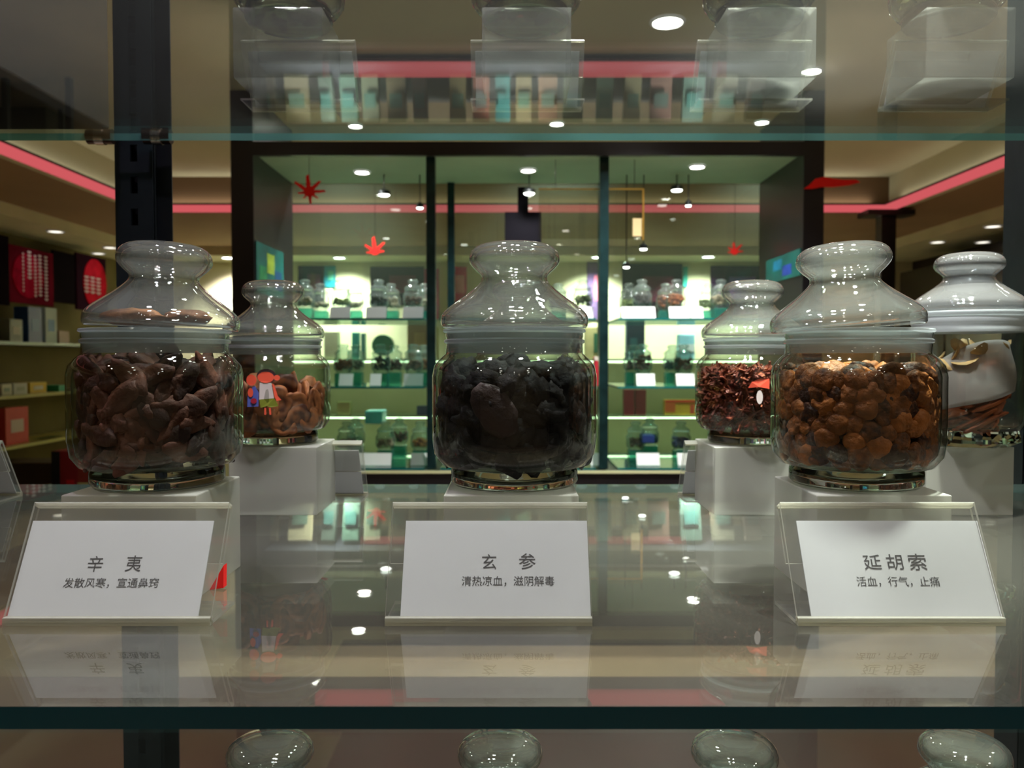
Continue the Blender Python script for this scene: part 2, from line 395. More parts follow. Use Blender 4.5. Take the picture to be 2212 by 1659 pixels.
# spot lamps hung below the canopy
G3 = 'spot lamps under the showcase canopy'
for (px, py, lb) in [(782, 370, 'bright spot lamp under the canopy of the left bay'), (1141, 366, 'bright spot lamp under the canopy of the middle bay'), (1506, 358, 'bright spot lamp under the canopy of the right bay')]:
    downlight(at_h(px, py, .999), .036, lb, G3, 7, col=(.92, 1, .95), spot=140)
SM = emit('small_lamp_lens', (250, 255, 245), 9.0)
for (px, py, r, lb) in [(830, 421, .030, 'small pendant can lamp of the left bay below the canopy'), (1143, 418, .030, 'small pendant can lamp of the middle bay below the canopy'), (1462, 411, .030, 'small pendant can lamp of the right bay below the canopy'),
                     (907, 449, .018, 'tiny pendant lamp beside the first upright of the showcase'), (1487, 444, .016, 'tiny pendant lamp near the right end of the showcase'), (1353, 577, .018, 'tiny pendant lamp just right of the second upright'), (1390, 538, .020, 'tiny pendant lamp in front of the soffit in the right bay')]:
    p = at_d(px, py, 4.6)
    g = empty('pendant_can_lamp', p, lb, 'light', 'small pendant lamps in the showcase')
    MB().lathe([(r * 1.1, .0), (r * 1.1, .02), (r * .5, .03)], 16).build('can', BLACK, g, smooth=True)
    MB().lathe([(0, -.008), (r * .8, -.006), (r, 0)], 16).build('lens', SM, g, smooth=True)
    MB().tube((0, 0, .03), (0, 0, EYE + 1.0 - p.z), .003, n=6).build('stem', BLACK, g)

# glass shelves of the showcase
H1, H2, H3 = .196, -.146, -.555
bays = [(IXL + .01, -.44, 'left'), (-.36, .42, 'middle'), (.53, IXR - .01, 'right')]
def glass_shelf(name, x0, x1, z0, z1, h, t, mats, label, group, idx):
    m = MB(); m.box((0, 0, -t / 2), (x1 - x0, z1 - z0, t), mats=idx)
    o = m.build(name, mats, loc=V((x0 + x1) / 2, (z0 + z1) / 2, h))
    return tag(o, label, 'shelf', group)
for (h, hn) in ((H1, 'upper'), (H2, 'middle'), (H3 + .001, 'bottom')):
    for (x0, x1, bn) in bays:
        glass_shelf('glass_shelf', x0, x1, ZF + .06, ZK - .03, h, .010, [SHELF_FAR, EDGE_F], '%s glass shelf in the %s bay of the framed showcase' % (hn, bn), 'glass shelves of the framed showcase', (1, 1, 1, 1, 0, 0))

# ================================================================== JARS
JB = [(0, .0135), (.036, .0135), (.043, .0155), (.0475, .021), (.049, .030), (.049, .069), (.0475, .0745), (.0425, .080), (.0405, .083), (.0405, .0975),
      (.0435, .0975), (.0438, .094), (.0432, .0925), (.0436, .083), (.047, .0800), (.0508, .0755), (.0522, .069), (.0522, .030), (.0508, .020), (.046, .0135), (.0405, .0120)]
JF = [(0, .0), (.030, .0), (.0385, .0008), (.0403, .0030), (.0403, .0092), (.0395, .0120), (0, .0120)]
JL_o = [(.0405, .0990), (.0455, .0992), (.0466, .1020), (.0466, .1055), (.0452, .1085), (.0405, .1130), (.030, .1205), (.0225, .1270), (.0208, .1300),
      (.0212, .1325), (.0245, .1355), (.0280, .1395), (.0286, .1430), (.0272, .1475), (.0225, .1512), (.0140, .1530), (0, .1536)]
JL_i = [(0, .1505), (.0125, .1500), (.0205, .1483), (.0246, .1455), (.0256, .1425), (.0248, .1400), (.0215, .1368), (.0182, .1338), (.0178, .1295), (.0200, .1262), (.0275, .1190), (.038, .1112), (.0425, .1075), (.0436, .1045), (.0425, .1015), (0, .1008)]
JS = [(.0412, .0835), (.0412, .0983), (.0448, .0983), (.0452, .0968), (.0428, .0955), (.0428, .0925), (.0446, .0915), (.0446, .0900), (.0428, .0890), (.0425, .0862), (.0425, .0835)]
def smooth_prof(p, k=3):
    out = []
    n = len(p)
    for i in range(n - 1):
        p0 = p[max(0, i - 1)]; p1 = p[i]; p2 = p[i + 1]; p3 = p[min(n - 1, i + 2)]
        for j in range(k):
            t = j / k
            f = lambda a, b, c, d: .5 * ((2 * b) + (-a + c) * t + (2 * a - 5 * b + 4 * c - d) * t * t + (-a + 3 * b - 3 * c + d) * t ** 3)
            out.append((max(0, f(p0[0], p1[0], p2[0], p3[0])), f(p0[1], p1[1], p2[1], p3[1])))
    out.append(p[-1]); return out
def make_jar(loc, label, group, seg=72, rz=0.0, tilt=(0, 0)):
    e = empty('glass_jar', loc, label, 'jar', group, rz)
    m = MB(); m.lathe(JB + [(0, .0118)], seg)
    m.build('jar_body', GLASS_JAR, e, smooth=True, angle=50)
    MB().lathe(JF, seg).build('foot_ring', GLASS_FOOT, e, smooth=True, angle=60)
    m = MB(); m.lathe(smooth_prof(JL_o, 2), seg); m.f.pop(-1) if False else None
    m2 = MB(); m2.lathe(smooth_prof(JL_i, 2), seg)
    m.add(m2.v, m2.f)
    lid = m.build('lid', GLASS_LID, e, smooth=True, angle=60)
    lid.rotation_euler = (tilt[0], tilt[1], 0)
    MB().lathe(JS, seg, closed=True).build('seal_ring', SEAL, e, smooth=True, angle=50)
    return e

# main shelves
HLs = -.143; HUs = .241
ZS0, ZS1 = .337, .935
SX0, SX1 = -.80, .74
glass_shelf('glass_shelf', SX0, SX1, ZS0, ZS1, HLs, .0094, [SHELF, EDGE_D, EDGE_L], 'clear glass shelf with a dark teal front edge carrying the large labelled jars', 'glass shelves of the near display', (1, 1, 1, 2, 0, 0))
glass_shelf('glass_shelf', SX0, SX1, ZS0, ZS1, HUs + .008, .008, [SHELF_UP, EDGE_D, EDGE_L], 'clear glass shelf overhead, seen from below with a thin bright back edge', 'glass shelves of the near display', (1, 1, 1, 2, 0, 0))
HN = -.408
glass_shelf('glass_shelf', SX0, SX1, ZS0, ZS1, HN, .0094, [SHELF_UP, EDGE_D, EDGE_L], 'lowest glass shelf, under the thick shelf edge, carrying jars seen only by their lids', 'glass shelves of the near display', (1, 1, 1, 2, 0, 0))
# wooden base below
slab_r = slab('display_base_cabinet', -2.2, 2.2, 1.02, 1.60, FH, -.62, CAB, kind=None)
tag(slab_r, 'reddish brown wooden base cabinet on the far side of the shelf standards', 'cabinet')
slab_o = slab('display_base_cabinet', -2.2, 2.2, .30, .958, FH, -.62, CAB, kind=None)
tag(slab_o, 'reddish brown wooden base cabinet under the lowest glass shelf', 'cabinet')

RW, RD, RH = .0795, .0795, .0620
def riser(x, zc, h, label, group, parent=None):
    m = MB(); m.box((0, 0, RH / 2), (RW, RD, RH))
    o = m.build('acrylic_riser', ACRYL_DIM if h > 0 else ACRYL, loc=V(x, zc, h), bevel=.0008)
    return tag(o, label, 'display block', group)

# ------------------------------------------------------------------ label holders
HT_, HD_ = .0592, .0325           # rise and set-back of the leaning pocket
HLEN = math.hypot(HT_, HD_)
UP = Vector((0, HD_ / HLEN, HT_ / HLEN)); NRM = Vector((0, -HT_ / HLEN, HD_ / HLEN))
def text_mesh(s, size_cache={}):
    cu = bpy.data.curves.new('t', 'FONT'); cu.body = s; cu.size = 1.0; cu.resolution_u = 3
    o = bpy.data.objects.new('t', cu); COL.objects.link(o)
    dg = bpy.context.evaluated_depsgraph_get(); dg.update()
    me = bpy.data.meshes.new_from_object(o.evaluated_get(dg))
    vs = [v.co.copy() for v in me.vertices]; fs = [tuple(p.vertices) for p in me.polygons]
    bpy.data.objects.remove(o); bpy.data.meshes.remove(me); bpy.data.curves.remove(cu)
    return vs, fs
def text_fit(mb, s, u0, u1, v0, v1):
    """glyphs of s fitted in the rectangle of the leaning plane (u across, v up the slope)"""
    vs, fs = text_mesh(s)
    if not vs: return
    ax, bx = min(v.x for v in vs), max(v.x for v in vs); ay, by = min(v.y for v in vs), max(v.y for v in vs)
    out = []
    for v in vs:
        u = u0 + (v.x - ax) / (bx - ax) * (u1 - u0); w = v0 + (v.y - ay) / (by - ay) * (v1 - v0)
        out.append(Vector((u, 0, 0)) + UP * w + NRM * .0022)
    mb.add(out, fs)
HOLDER_G = 'acrylic label holders of the near display'
def holder(x, z, h, label, w=.1105, card_off=0.0, texts=(), rz=0, back=False, name='label_holder'):
    e = empty(name, V(x, z, h), label, 'label holder', HOLDER_G, rz)
    R = Matrix(((1, 0, 0), (0, UP.y, NRM.y), (0, UP.z, NRM.z)))       # local (x, along slope, normal)
    def sheet(u0, u1, v0, v1, n0, n1, nm, mat, mats=None, idx=None, bevel=0):
        c = Vector(((u0 + u1) / 2, 0, 0)) + UP * ((v0 + v1) / 2) + NRM * ((n0 + n1) / 2)
        m = MB(); m.box(c, (u1 - u0, v1 - v0, n1 - n0), R=R, mats=idx)
        return m.build(nm, mats or mat, e)
    hw = w / 2
    E6 = (1, 1, 1, 1, 0, 0)
    sheet(-hw, hw, .001, HLEN, .0016, .0034, 'front_sheet', None, [SHEET, SHEET_EDGE], E6)
    sheet(-hw, hw, HLEN * .50, HLEN - .001, -.0034, -.0016, 'rear_sheet', None, [SHEET, SHEET_EDGE], E6)
    sheet(-hw, hw, HLEN - .0018, HLEN, -.0030, .0016, 'top_fold', SHEET_EDGE)
    MB().box((0, .0185, .0011), (w, .037, .0020), mats=(1, 1, 1, 1, 0, 0)).build('foot_plate', [SHEET, SHEET_EDGE], e)
    MB().box((0, -.0005, .0022), (w, .0040, .0042)).build('front_lip', SHEET_EDGE, e)
    cw = .1022
    card = sheet(card_off - cw / 2, card_off + cw / 2, .003, .0035 + .0538, .0002, .0010, 'name_card', PAPER)
    if texts:
        mb = MB()
        for (s, xa, xb, t0, t1) in texts: text_fit(mb, s, xa - x, xb - x, t0, t1)
        o = mb.build('lettering', INK, e, merge=False)
        mw = o.matrix_basis.copy(); o.parent = card
        o.location = -NRM * .0010
    return e
def lab_t(y, X=None):
    """pixel row -> distance up the slope"""
    k = (y - 772) / F
    t = (.143 - k * .4415) / (HT_ + k * HD_); return t * HLEN
def labels_for(x, heads, line, dy=0):
    out = []
    for (s, xa, xb, ya, yb) in heads + [line]:
        ta, tb = lab_t(yb), lab_t(ya)
        zt = .4415 + HD_ * (ta + tb) / 2 / HLEN
        out.append((s, (xa - CX) / F * zt, (xb - CX) / F * zt, ta, tb))
    return out
ZH = .4415
holder(.0 - .0125 - 0.0, ZH, HLs, 'label holder in the middle, white card with two large characters over a small line', card_off=.0042 - .0005,
       texts=labels_for(-.0125, [('玄', 1041, 1072, 1201, 1234), ('参', 1121, 1157, 1199, 1234)], ('清热凉血，滋阴解毒', 997, 1198, 1249, 1271)))
holder(-.2160, ZH, HLs, 'purplish label holder at the left, its card naming magnolia buds with two wide-set characters', card_off=-.0035,
       texts=labels_for(-.2160, [('辛', 185, 218, 1205, 1240), ('夷', 268, 302, 1204, 1239)], ('发散风寒，宣通鼻窍', 132, 338, 1253, 1275)))
holder(.2075, ZH, HLs, 'label holder at the right, its card with three large characters and a slanting shadow', card_off=.0042,
       texts=labels_for(.2075, [('延', 1869, 1907, 1202, 1235), ('胡', 1919, 1954, 1201, 1235), ('索', 1967, 2005, 1200, 1236)], ('活血，行气，止痛', 1855, 2035, 1250, 1272)))

# ------------------------------------------------------------------ herbs
ico_cache = {}
def ico(sub):
    if sub in ico_cache: return ico_cache[sub]
    import bmesh
    bm = bmesh.new(); bmesh.ops.create_icosphere(bm, subdivisions=sub, radius=1.0)
    vs = [v.co.copy() for v in bm.verts]; fs = [tuple(v.index for v in f.verts) for f in bm.faces]; bm.free()
    ico_cache[sub] = (vs, fs); return vs, fs
def lump_mesh(name, mat, sx, sy, sz, seed, amp=.25, freq=1.6, sub=3, kind='lump'):
    vs, fs = ico(sub); o = Vector((seed * 7.3, seed * 3.1, seed * 1.7)); out = []
    for v in vs:
        n1 = noise.noise(v * freq + o); n2 = noise.noise(v * freq * 3.1 + o)
        k = 1 + amp * n1 + amp * .45 * n2
        p = Vector((v.x * sx, v.y * sy, v.z * sz)) * k
        if kind == 'bud':                      # tapered, cupped husk
            tp = 1 - .45 * max(0, v.x); p.y *= tp; p.z *= tp
            p.z += .35 * sz * (v.x ** 2) - .5 * sz * max(0, v.z) * (1 - abs(v.x)) * 1.3
        elif kind == 'slice':                  # domed slice, hollow on top, curled rim
            rr = math.hypot(v.x, v.y)
            p.z += sz * (.35 * rr * rr - .15) + sz * .5 * noise.noise(Vector((v.x * 1.3, v.y * 1.3, 0)) + o)
        elif kind == 'disc':
            rr = math.hypot(v.x, v.y); p.z = math.copysign(min(abs(p.z), sz * .5), p.z) + .12 * sx * noise.noise(Vector((v.x, v.y, 0)) * .9 + o)
        elif kind == 'strip':
            p.z += .05 * sx * math.sin(v.x * 1.7 + seed); p.y *= 1 + .2 * n1
        elif kind == 'root':
            g = noise.noise(Vector((v.x * 1.2, v.y * 5, v.z * 5)) + o); p *= 1 + .30 * g
            p.z += .3 * sx * noise.noise(Vector((v.x * .8, 0, 0)) + o)
        out.append(p)
    m = MB(); m.add(out, fs)
    return m.mesh(name, [mat], smooth=True)
RND = random.Random(5)
def jar_inner(z):                                  # inner radius of the jar at height z
    if z < .021: return .043
    if z > .069: return .049 - (z - .069) * .45
    return .049
def zone(dx, dy, z, z0, z1):
    h = (z - z0) / (z1 - z0)
    v = 'topmost' if h > .9 else 'upper' if h > .66 else 'middle' if h > .4 else 'lower' if h > .15 else 'bottom'
    if dy > .012: q = 'back'
    elif dx < -.030: q = 'outer left'
    elif dx < -.012: q = 'left front'
    elif dx > .030: q = 'outer right'
    elif dx > .012: q = 'right front'
    else: q = 'centre front'
    return 'in the %s layer, %s' % (v, q)
def fill_pieces(base, name, cat, group, what, where, meshes, n_wall, n_top, z0, z1, half, thick, seed, wall_r=None, dome=.004, tiltamp=.5, scl=(.8, 1.1), mind=.9):
    """single pieces of the herb: a layer against the glass and a heap on top"""
    R = random.Random(seed); placed = []; tries = 0; out = []
    def ok(p, d):
        return all((p - q).length > d for q in placed)
    md = half * mind
    while sum(1 for x in out if x[0] == 'w') < n_wall and tries < 60000:
        tries += 1
        if tries % 6000 == 0: md *= .86
        z = z0 + (z1 - z0) * R.random(); a = R.uniform(0, 2 * PI)
        if math.sin(a) > .35 and R.random() < .75: continue       # the far side of the jar shows little
        r = jar_inner(z) - thick - .0012
        p = Vector((r * math.cos(a), r * math.sin(a), z))
        if not ok(p, md): continue
        placed.append(p)
        radial = Vector((math.cos(a), math.sin(a), 0))
        q = radial.to_track_quat('Z', 'X')
        rot = (q.to_matrix() @ Matrix.Rotation(R.uniform(0, 2 * PI), 3, 'Z') @ Matrix.Rotation(R.gauss(0, .16 * tiltamp), 3, 'X')).to_euler()
        out.append(('w', p, rot))
    md = half * mind; tries = 0
    while sum(1 for x in out if x[0] == 't') < n_top and tries < 30000:
        tries += 1
        if tries % 3000 == 0: md *= .85
        rr = math.sqrt(R.random()) * (.0475 - half * .9); a = R.uniform(0, 2 * PI)
        z = z1 + dome * (1 - (rr / .045) ** 2) + R.uniform(-.002, .004)
        p = Vector((rr * math.cos(a), rr * math.sin(a), z))
        if not ok(p, md): continue
        placed.append(p)
        rot = Euler((R.gauss(0, tiltamp), R.gauss(0, tiltamp), R.uniform(0, 2 * PI)))
        out.append(('t', p, rot))
    first = {}
    for k, (tp, p, rot) in enumerate(out):
        me = meshes[R.randrange(len(meshes))]
        if me.name not in first:
            o = bpy.data.objects.new(name, me); first[me.name] = o
        else: o = first[me.name].copy()
        COL.objects.link(o)
        o.location = base + p; o.rotation_euler = rot; s = R.uniform(*scl); o.scale = (s, s, s)
        tag(o, '%s %s of %s' % (what, zone(p.x, p.y, p.z, z0, z1 + dome), where), cat, group)
def core(base, name, label, mat, r, z0, z1, n, size, seed, flat=.7, mats=None, group=None, kind='stuff', sub=2):
    """broken small stuff in the middle of a jar as one object"""
    R = random.Random(seed); m = MB(); vs, fs = ico(sub)
    mats = mats or [mat]
    for k in range(n):
        rr = math.sqrt(R.random()) * r; a = R.uniform(0, 2 * PI)
        c = Vector((rr * math.cos(a), rr * math.sin(a), R.uniform(z0, z1)))
        E = Euler((R.uniform(-.7, .7), R.uniform(-.7, .7), R.uniform(0, 6.3))).to_matrix(); s = size * R.uniform(.7, 1.2)
        of = Vector((k * 3.3, seed, k))
        m.add([c + E @ (Vector((v.x * s, v.y * s * R.uniform(.68, .7), v.z * s * flat)) * (1 + .3 * noise.noise(v * 1.5 + of))) for v in vs], fs, R.randrange(len(mats)))
    o = m.build(name, mats, loc=base, smooth=True, merge=False)
    return tag(o, label, 'dried herbs', group, kind)

MAGN = herb('magnolia_bud', (46, 25, 20), (112, 66, 50), 70, .65, .7, 300)
ROOT = herb('dark_root', (10, 8, 9), (30, 24, 23), 90, .75, .8, 240)
TUBER = herb('corydalis_tuber', (52, 24, 13), (190, 112, 54), 190, .55, 1.0, 330, flat=.7)
DISC = herb('sliced_root', (76, 36, 24), (184, 110, 68), 60, .55, .3, 200, ring=True)
SHRED = herb('bark_shreds', (104, 40, 24), (224, 134, 84), 120, .6, .5, 300)
CINN = herb('cassia_bark', (92, 40, 24), (184, 96, 54), 60, .6, .4, 200)
BG = 'large glass jars in the front row'
# front left jar
ZJ = .530
JX = [-.2255, .0015, .2190]
riser(JX[0], ZJ - .003, HLs, 'clear acrylic block under the front jar of dark magnolia buds', 'acrylic display blocks on the main shelf')
riser(JX[1] - .002, ZJ - .003, HLs, 'clear acrylic block under the front jar of black root pieces', 'acrylic display blocks on the main shelf')
riser(JX[2], ZJ - .003, HLs, 'clear acrylic block under the front jar of amber tubers, its top catching light', 'acrylic display blocks on the main shelf')
b1 = V(JX[0], ZJ, HLs + RH + .0003)
make_jar(b1, 'front-row glass jar with a broad lid, filled with large dark brown husky buds', BG, tilt=(0, .04))
buds = [lump_mesh('magnolia_bud', MAGN, .0135, .0068, .0058, s, .30, 1.4, 3, 'bud') for s in range(5)]
fill_pieces(b1, 'magnolia_bud', 'dried bud', 'dried magnolia buds in the front left jar', 'large dark brown husky bud', 'the front left jar', buds, 92, 26, .021, .071, .0125, .0058, 11, mind=.80, scl=(.85, 1.2))
core(b1, 'bud_fragments', 'broken bud fragments packed in the middle of the front left jar', MAGN, .031, .019, .068, 90, .009, 3)
for k, (px0, px1, py, zz, lb) in enumerate([(222, 372, 683, .5, 'long brown bark-like piece lying in the lid of the front left jar'), (345, 452, 700, .51, 'shorter darker piece lying beside the long one in the lid of the front left jar')]):
    p0 = at_d(px0, py, zz); p1 = at_d(px1, py + 10, zz)
    me = lump_mesh('lid_piece', herb('lid_bark', (40, 20, 14), (146, 86, 44), 90, .6, .6, 260), (p1 - p0).length / 2, .008, .0052, 30 + k, .26, 2.6, 3)
    o = bpy.data.objects.new('bark_piece', me); COL.objects.link(o); o.location = V((p0.x + p1.x) / 2 * ZJ / zz * .995, ZJ - .010 + k * .012, HLs + RH + .1062)
    tag(o, lb, 'dried bark', 'pieces in the lid of the front left jar')
# front centre jar
b2 = V(JX[1], ZJ, HLs + RH + .0003)
make_jar(b2, 'front-row glass jar in the middle, filled with nearly black wrinkled root pieces', BG, rz=.4)
roots = [lump_mesh('dark_root_piece', ROOT, .0125, .0085, .0066, s + 50, .34, 1.7, 3, 'root') for s in range(5)]
fill_pieces(b2, 'dark_root_piece', 'dried root', 'black root pieces in the front middle jar', 'nearly black wrinkled root piece', 'the front middle jar', roots, 84, 22, .021, .066, .0125, .0066, 12, mind=.80, scl=(.8, 1.15), dome=.003)
core(b2, 'root_fragments', 'crumbled black root packed in the core of the middle jar', ROOT, .030, .019, .064, 90, .009, 4)
me = lump_mesh('leaf_shaped_slice', herb('leaf_slice', (26, 19, 18), (50, 36, 32), 70, .6, .7, 200), .0185, .0115, .0016, 77, .2, 2.2, 3)
o = bpy.data.objects.new('leaf_shaped_slice', me); COL.objects.link(o); o.location = b2 + Vector((-.012, -.0468, .050)); o.rotation_euler = (PI / 2, math.radians(52), -.25)
tag(o, 'flat ragged leaf-shaped slice pressed against the glass of the middle jar', 'dried slice')
# front right jar
b3 = V(JX[2], ZJ, HLs + RH + .0003)
make_jar(b3, 'front-row glass jar at the right, lid catching bright light, filled with amber tubers', BG, rz=0, tilt=(0, -.065))
tub = [lump_mesh('corydalis_tuber', TUBER, .0067, .0063, .0040, s + 90, .20, .9, 3, 'lump' if s % 2 else 'slice') for s in range(6)]
fill_pieces(b3, 'corydalis_tuber', 'dried tuber', 'amber tubers in the front right jar', 'small rounded amber tuber', 'the front right jar', tub, 170, 78, .0185, .067, .0066, .0044, 13, mind=1.15, scl=(.85, 1.25), dome=.0015, tiltamp=.6)
core(b3, 'tuber_fragments', 'tuber bits packed in the core of the front right jar', TUBER, .036, .018, .064, 150, .0068, 5)

# ------------------------------------------------------------------ rear row of the main shelf
ZQ = .790
RG = 'glass jars in the rear row of the main shelf'
QX = [-.2255, .010, .2270]
for x, lb in ((-.2165, 'clear acrylic block under the rear jar with orange root slices'), (.012, 'clear acrylic block hidden behind the middle front jar'), (.2225, 'clear acrylic block under the rear jar of red-brown shreds'), (.414, 'clear acrylic block under the tall jar with the white sealing ring')):
    riser(x, ZQ, HLs, lb, 'acrylic display blocks in the rear row')
c1 = V(QX[0], ZQ, HLs + RH + .0003)
make_jar(c1, 'rear glass jar half filled with orange-brown root slices, a cartoon sticker on it', RG, rz=.7)
disc = [lump_mesh('root_slice', DISC, .0135, .0112, .0030, s + 120, .30, 1.2, 3, 'disc' if s % 2 else 'bud') for s in range(5)]
fill_pieces(c1, 'root_slice', 'dried slice', 'orange-brown root slices in the rear left jar', 'orange-brown round root slice', 'the rear left jar', disc, 36, 13, .019, .044, .0115, .0056, 21, mind=.85, scl=(.75, 1.35), dome=.006, tiltamp=.8)
core(c1, 'slice_fragments', 'broken root slices packed in the core of the rear left jar', DISC, .033, .018, .046, 50, .009, 6, .35)
c2 = V(QX[1], ZQ, HLs + RH + .0003)
make_jar(c2, 'rear glass jar mostly hidden behind the jar of black roots, contents reddish', RG, rz=.1)
core(c2, 'mixed_dried_peel', 'red, orange and yellow dried peel in the jar behind the black roots', None, .040, .018, .066, 130, .009, 7, .35, mats=[herb('red_peel', (130, 50, 30), (190, 90, 50)), herb('yellow_peel', (170, 130, 40), (215, 180, 80)), herb('red_peel2', (90, 40, 32), (160, 70, 50))])
c3 = V(QX[2], ZQ, HLs + RH + .0003)
make_jar(c3, 'rear glass jar half filled with fine red-brown bark shreds', RG, rz=.9)
def shreds(base, r, z0, z1, n, seed, L=.0088):
    R = random.Random(seed); m = MB()
    for k in range(n):
        top = R.random() < .22
        rr = r * (math.sqrt(R.random()) if top else R.uniform(.80, 1)); a = R.uniform(0, 2 * PI)
        z = z1 + R.uniform(-.001, .0045) if top else R.uniform(z0, z1)
        rr = min(rr, jar_inner(z) - L * .6)
        E = Euler((R.uniform(-1.2, 1.2), R.uniform(-1.2, 1.2), R.uniform(0, 6.3))).to_matrix()
        l = L * R.uniform(.5, 1.1); w = l * R.uniform(.14, .3); c = Vector((rr * math.cos(a), rr * math.sin(a), z)); cv = R.uniform(-.5, .5)
        pts = []
        for j, t in enumerate((-1, -.3, .4, 1)):
            for (yy, zz2) in ((-w, -w * .3), (w, -w * .3), (w * .9, w * .35), (-w * .9, w * .35)):
                pts.append(c + E @ Vector((l * t, yy * (1 - .3 * abs(t)), zz2 + cv * l * t * t * .6)))
        fs = []
        for j in range(3):
            for q in range(4): fs.append((j * 4 + q, j * 4 + (q + 1) % 4, j * 4 + 4 + (q + 1) % 4, j * 4 + 4 + q))
        fs += [(3, 2, 1, 0), (12, 13, 14, 15)]
        m.add(pts, fs)
    return m
o = shreds(c3, .0465, .017, .064, 2600, 8).build('bark_shreds', SHRED, loc=c3, merge=False)
tag(o, 'fine red-brown bark shreds heaped in the rear right jar', 'dried herbs', None, 'stuff')
core(c3, 'bark_crumbs', 'coarse bark crumbs packed in the core of the rear jar of shreds', SHRED, .033, .018, .060, 60, .0085, 9)

# sticker of two plain cartoon children on the rear left jar (curved on the glass)
def on_jar(base, px, py, R=.0526):
    r = ray(px, py); cx, cy = base.x, base.y
    a = r.x ** 2 + r.y ** 2; bq = -2 * (r.x * cx + r.y * cy); cq = cx * cx + cy * cy - R * R
    D = bq * bq - 4 * a * cq
    if D < 0: D = 0
    t = (-bq - math.sqrt(D)) / (2 * a); return Vector((r.x * t - cx, r.y * t - cy, r.z * t + EYE - base.z))
def decal(parent, base, pts, mat, name, R=.0526):
    vs = [on_jar(base, x, y, R) for x, y in pts]
    m = MB(); m.add(vs, [tuple(range(len(vs)))]); o = m.build(name, mat, parent, merge=False); return o
def ell(cx, cy, a, b, n=18): return [(cx + a * math.cos(2 * PI * k / n), cy + b * math.sin(2 * PI * k / n)) for k in range(n)]
jar1 = [o for o in bpy.data.objects if o.get('label', '').startswith('rear glass jar half filled with orange')][0]; jar1.rotation_euler = (0, 0, 0)
D_RED = pbr('sticker_orange', (226, 84, 58), .5); D_WH = pbr('sticker_white', (206, 190, 186), .5); D_GR = pbr('sticker_green', (112, 116, 30), .5); D_BL = pbr('sticker_blue', (82, 92, 168), .5); D_K = pbr('sticker_line', (48, 22, 26), .5)
for (pts, mt, nm, R) in [
    (ell(575, 812, 21, 15), D_K, 'sticker_hair', .0524), (ell(574, 815, 18, 12), D_RED, 'sticker_face', .0526), (ell(598, 816, 7, 6, 12), D_RED, 'sticker_bun', .0525),
    ([(561, 827), (586, 827), (592, 861), (560, 863)], D_WH, 'sticker_shirt', .0525), ([(560, 863), (592, 860), (602, 877), (584, 880), (577, 877), (563, 881)], D_GR, 'sticker_shorts', .0525),
    ([(588, 830), (592, 830), (600, 855), (608, 864), (598, 866), (593, 858)], D_RED, 'sticker_arm', .0526), ([(571, 881), (575, 881), (575, 896), (571, 896)], D_RED, 'sticker_leg', .0525), ([(581, 881), (585, 881), (586, 896), (582, 896)], D_RED, 'sticker_leg', .0525),
    (ell(543, 821, 11, 12), D_RED, 'sticker_small_face', .0526), ([(546, 836), (551, 834), (559, 848), (558, 878), (534, 879), (535, 855)], D_BL, 'sticker_overalls', .0524), (ell(548, 866, 7, 6, 10), pbr('sticker_heart', (158, 26, 48), .5), 'sticker_pocket', .0527), (ell(541, 848, 6, 10, 12), D_RED, 'sticker_small_arm', .0527)]:
    decal(jar1, c1, pts, mt, nm, R)
jar3 = [o for o in bpy.data.objects if o.get('label', '').startswith('rear glass jar half filled with fine')][0]; jar3.rotation_euler = (0, 0, 0)
decal(jar3, c3, [(1616, 838), (1624, 825), (1640, 818), (1662, 818), (1662, 840), (1640, 836)], D_RED, 'sticker_hat')
decal(jar3, c3, ell(1641, 858, 7, 15, 14), D_WH, 'sticker_sleeve')

# tall jar with white seal at the far right of the rear row
c4 = V(.4235, .775, HLs + RH + .0003)
tj = empty('tall_glass_jar', c4, 'tall glass jar with white sealing ring and facetted foot, holding bark and a bag', 'jar')
TB = [(0, .0170), (.040, .0170), (.0445, .021), (.0452, .030), (.0452, .108), (.0430, .112), (.0425, .1135), (.0455, .1135), (.0470, .110), (.0478, .106), (.0478, .030), (.0470, .021), (.0440, .0150), (0, .0150)]
MB().lathe(TB, 64).build('jar_body', GLASS_JAR, tj, smooth=True, angle=50)
fm = MB(); nf = 16
for (r, z) in ((.036, 0), (.0445, .004), (.0420, .0148)):
    for i in range(nf * 2):
        a = 2 * PI * i / (nf * 2); rr = r * (1 if i % 2 else .93); fm.v.append((rr * math.cos(a), rr * math.sin(a), z))
for j in range(2):
    for i in range(nf * 2): fm.face((j * nf * 2 + i, j * nf * 2 + (i + 1) % (nf * 2), (j + 1) * nf * 2 + (i + 1) % (nf * 2), (j + 1) * nf * 2 + i))
fm.face(list(range(nf * 2))[::-1]); fm.face([2 * nf * 2 + i for i in range(nf * 2)])
fm.build('facetted_foot', GLASS_FOOT, tj)
k = .0135
sh = lambda P, s=1.02: [(r * s, z + k) for r, z in P]
m = MB(); m.lathe(smooth_prof([(r, z + .0105 + .0) for r, z in sh(JL_o, 1.04)], 2), 64); m2 = MB(); m2.lathe(smooth_prof([(r, z + .0105) for r, z in sh(JL_i, 1.04)], 2), 64); m.add(m2.v, m2.f)
m.build('lid', clear('frosty_lid', (225, 228, 230), 1.5, .04, 2.2, edge=(130, 133, 135), bump=.25, bscale=70, milk=.11, milkcol=(225, 220, 218)), tj, smooth=True, angle=60)
MB().lathe([(.0460, .1035), (.0460, .1215), (.0490, .1225), (.0495, .1195), (.0478, .1175), (.0487, .115), (.0487, .112), (.0475, .110), (.0483, .1075), (.0478, .1035)], 64, closed=True).build('seal_ring', SEAL_W, tj, smooth=True, angle=50)
R = random.Random(4)
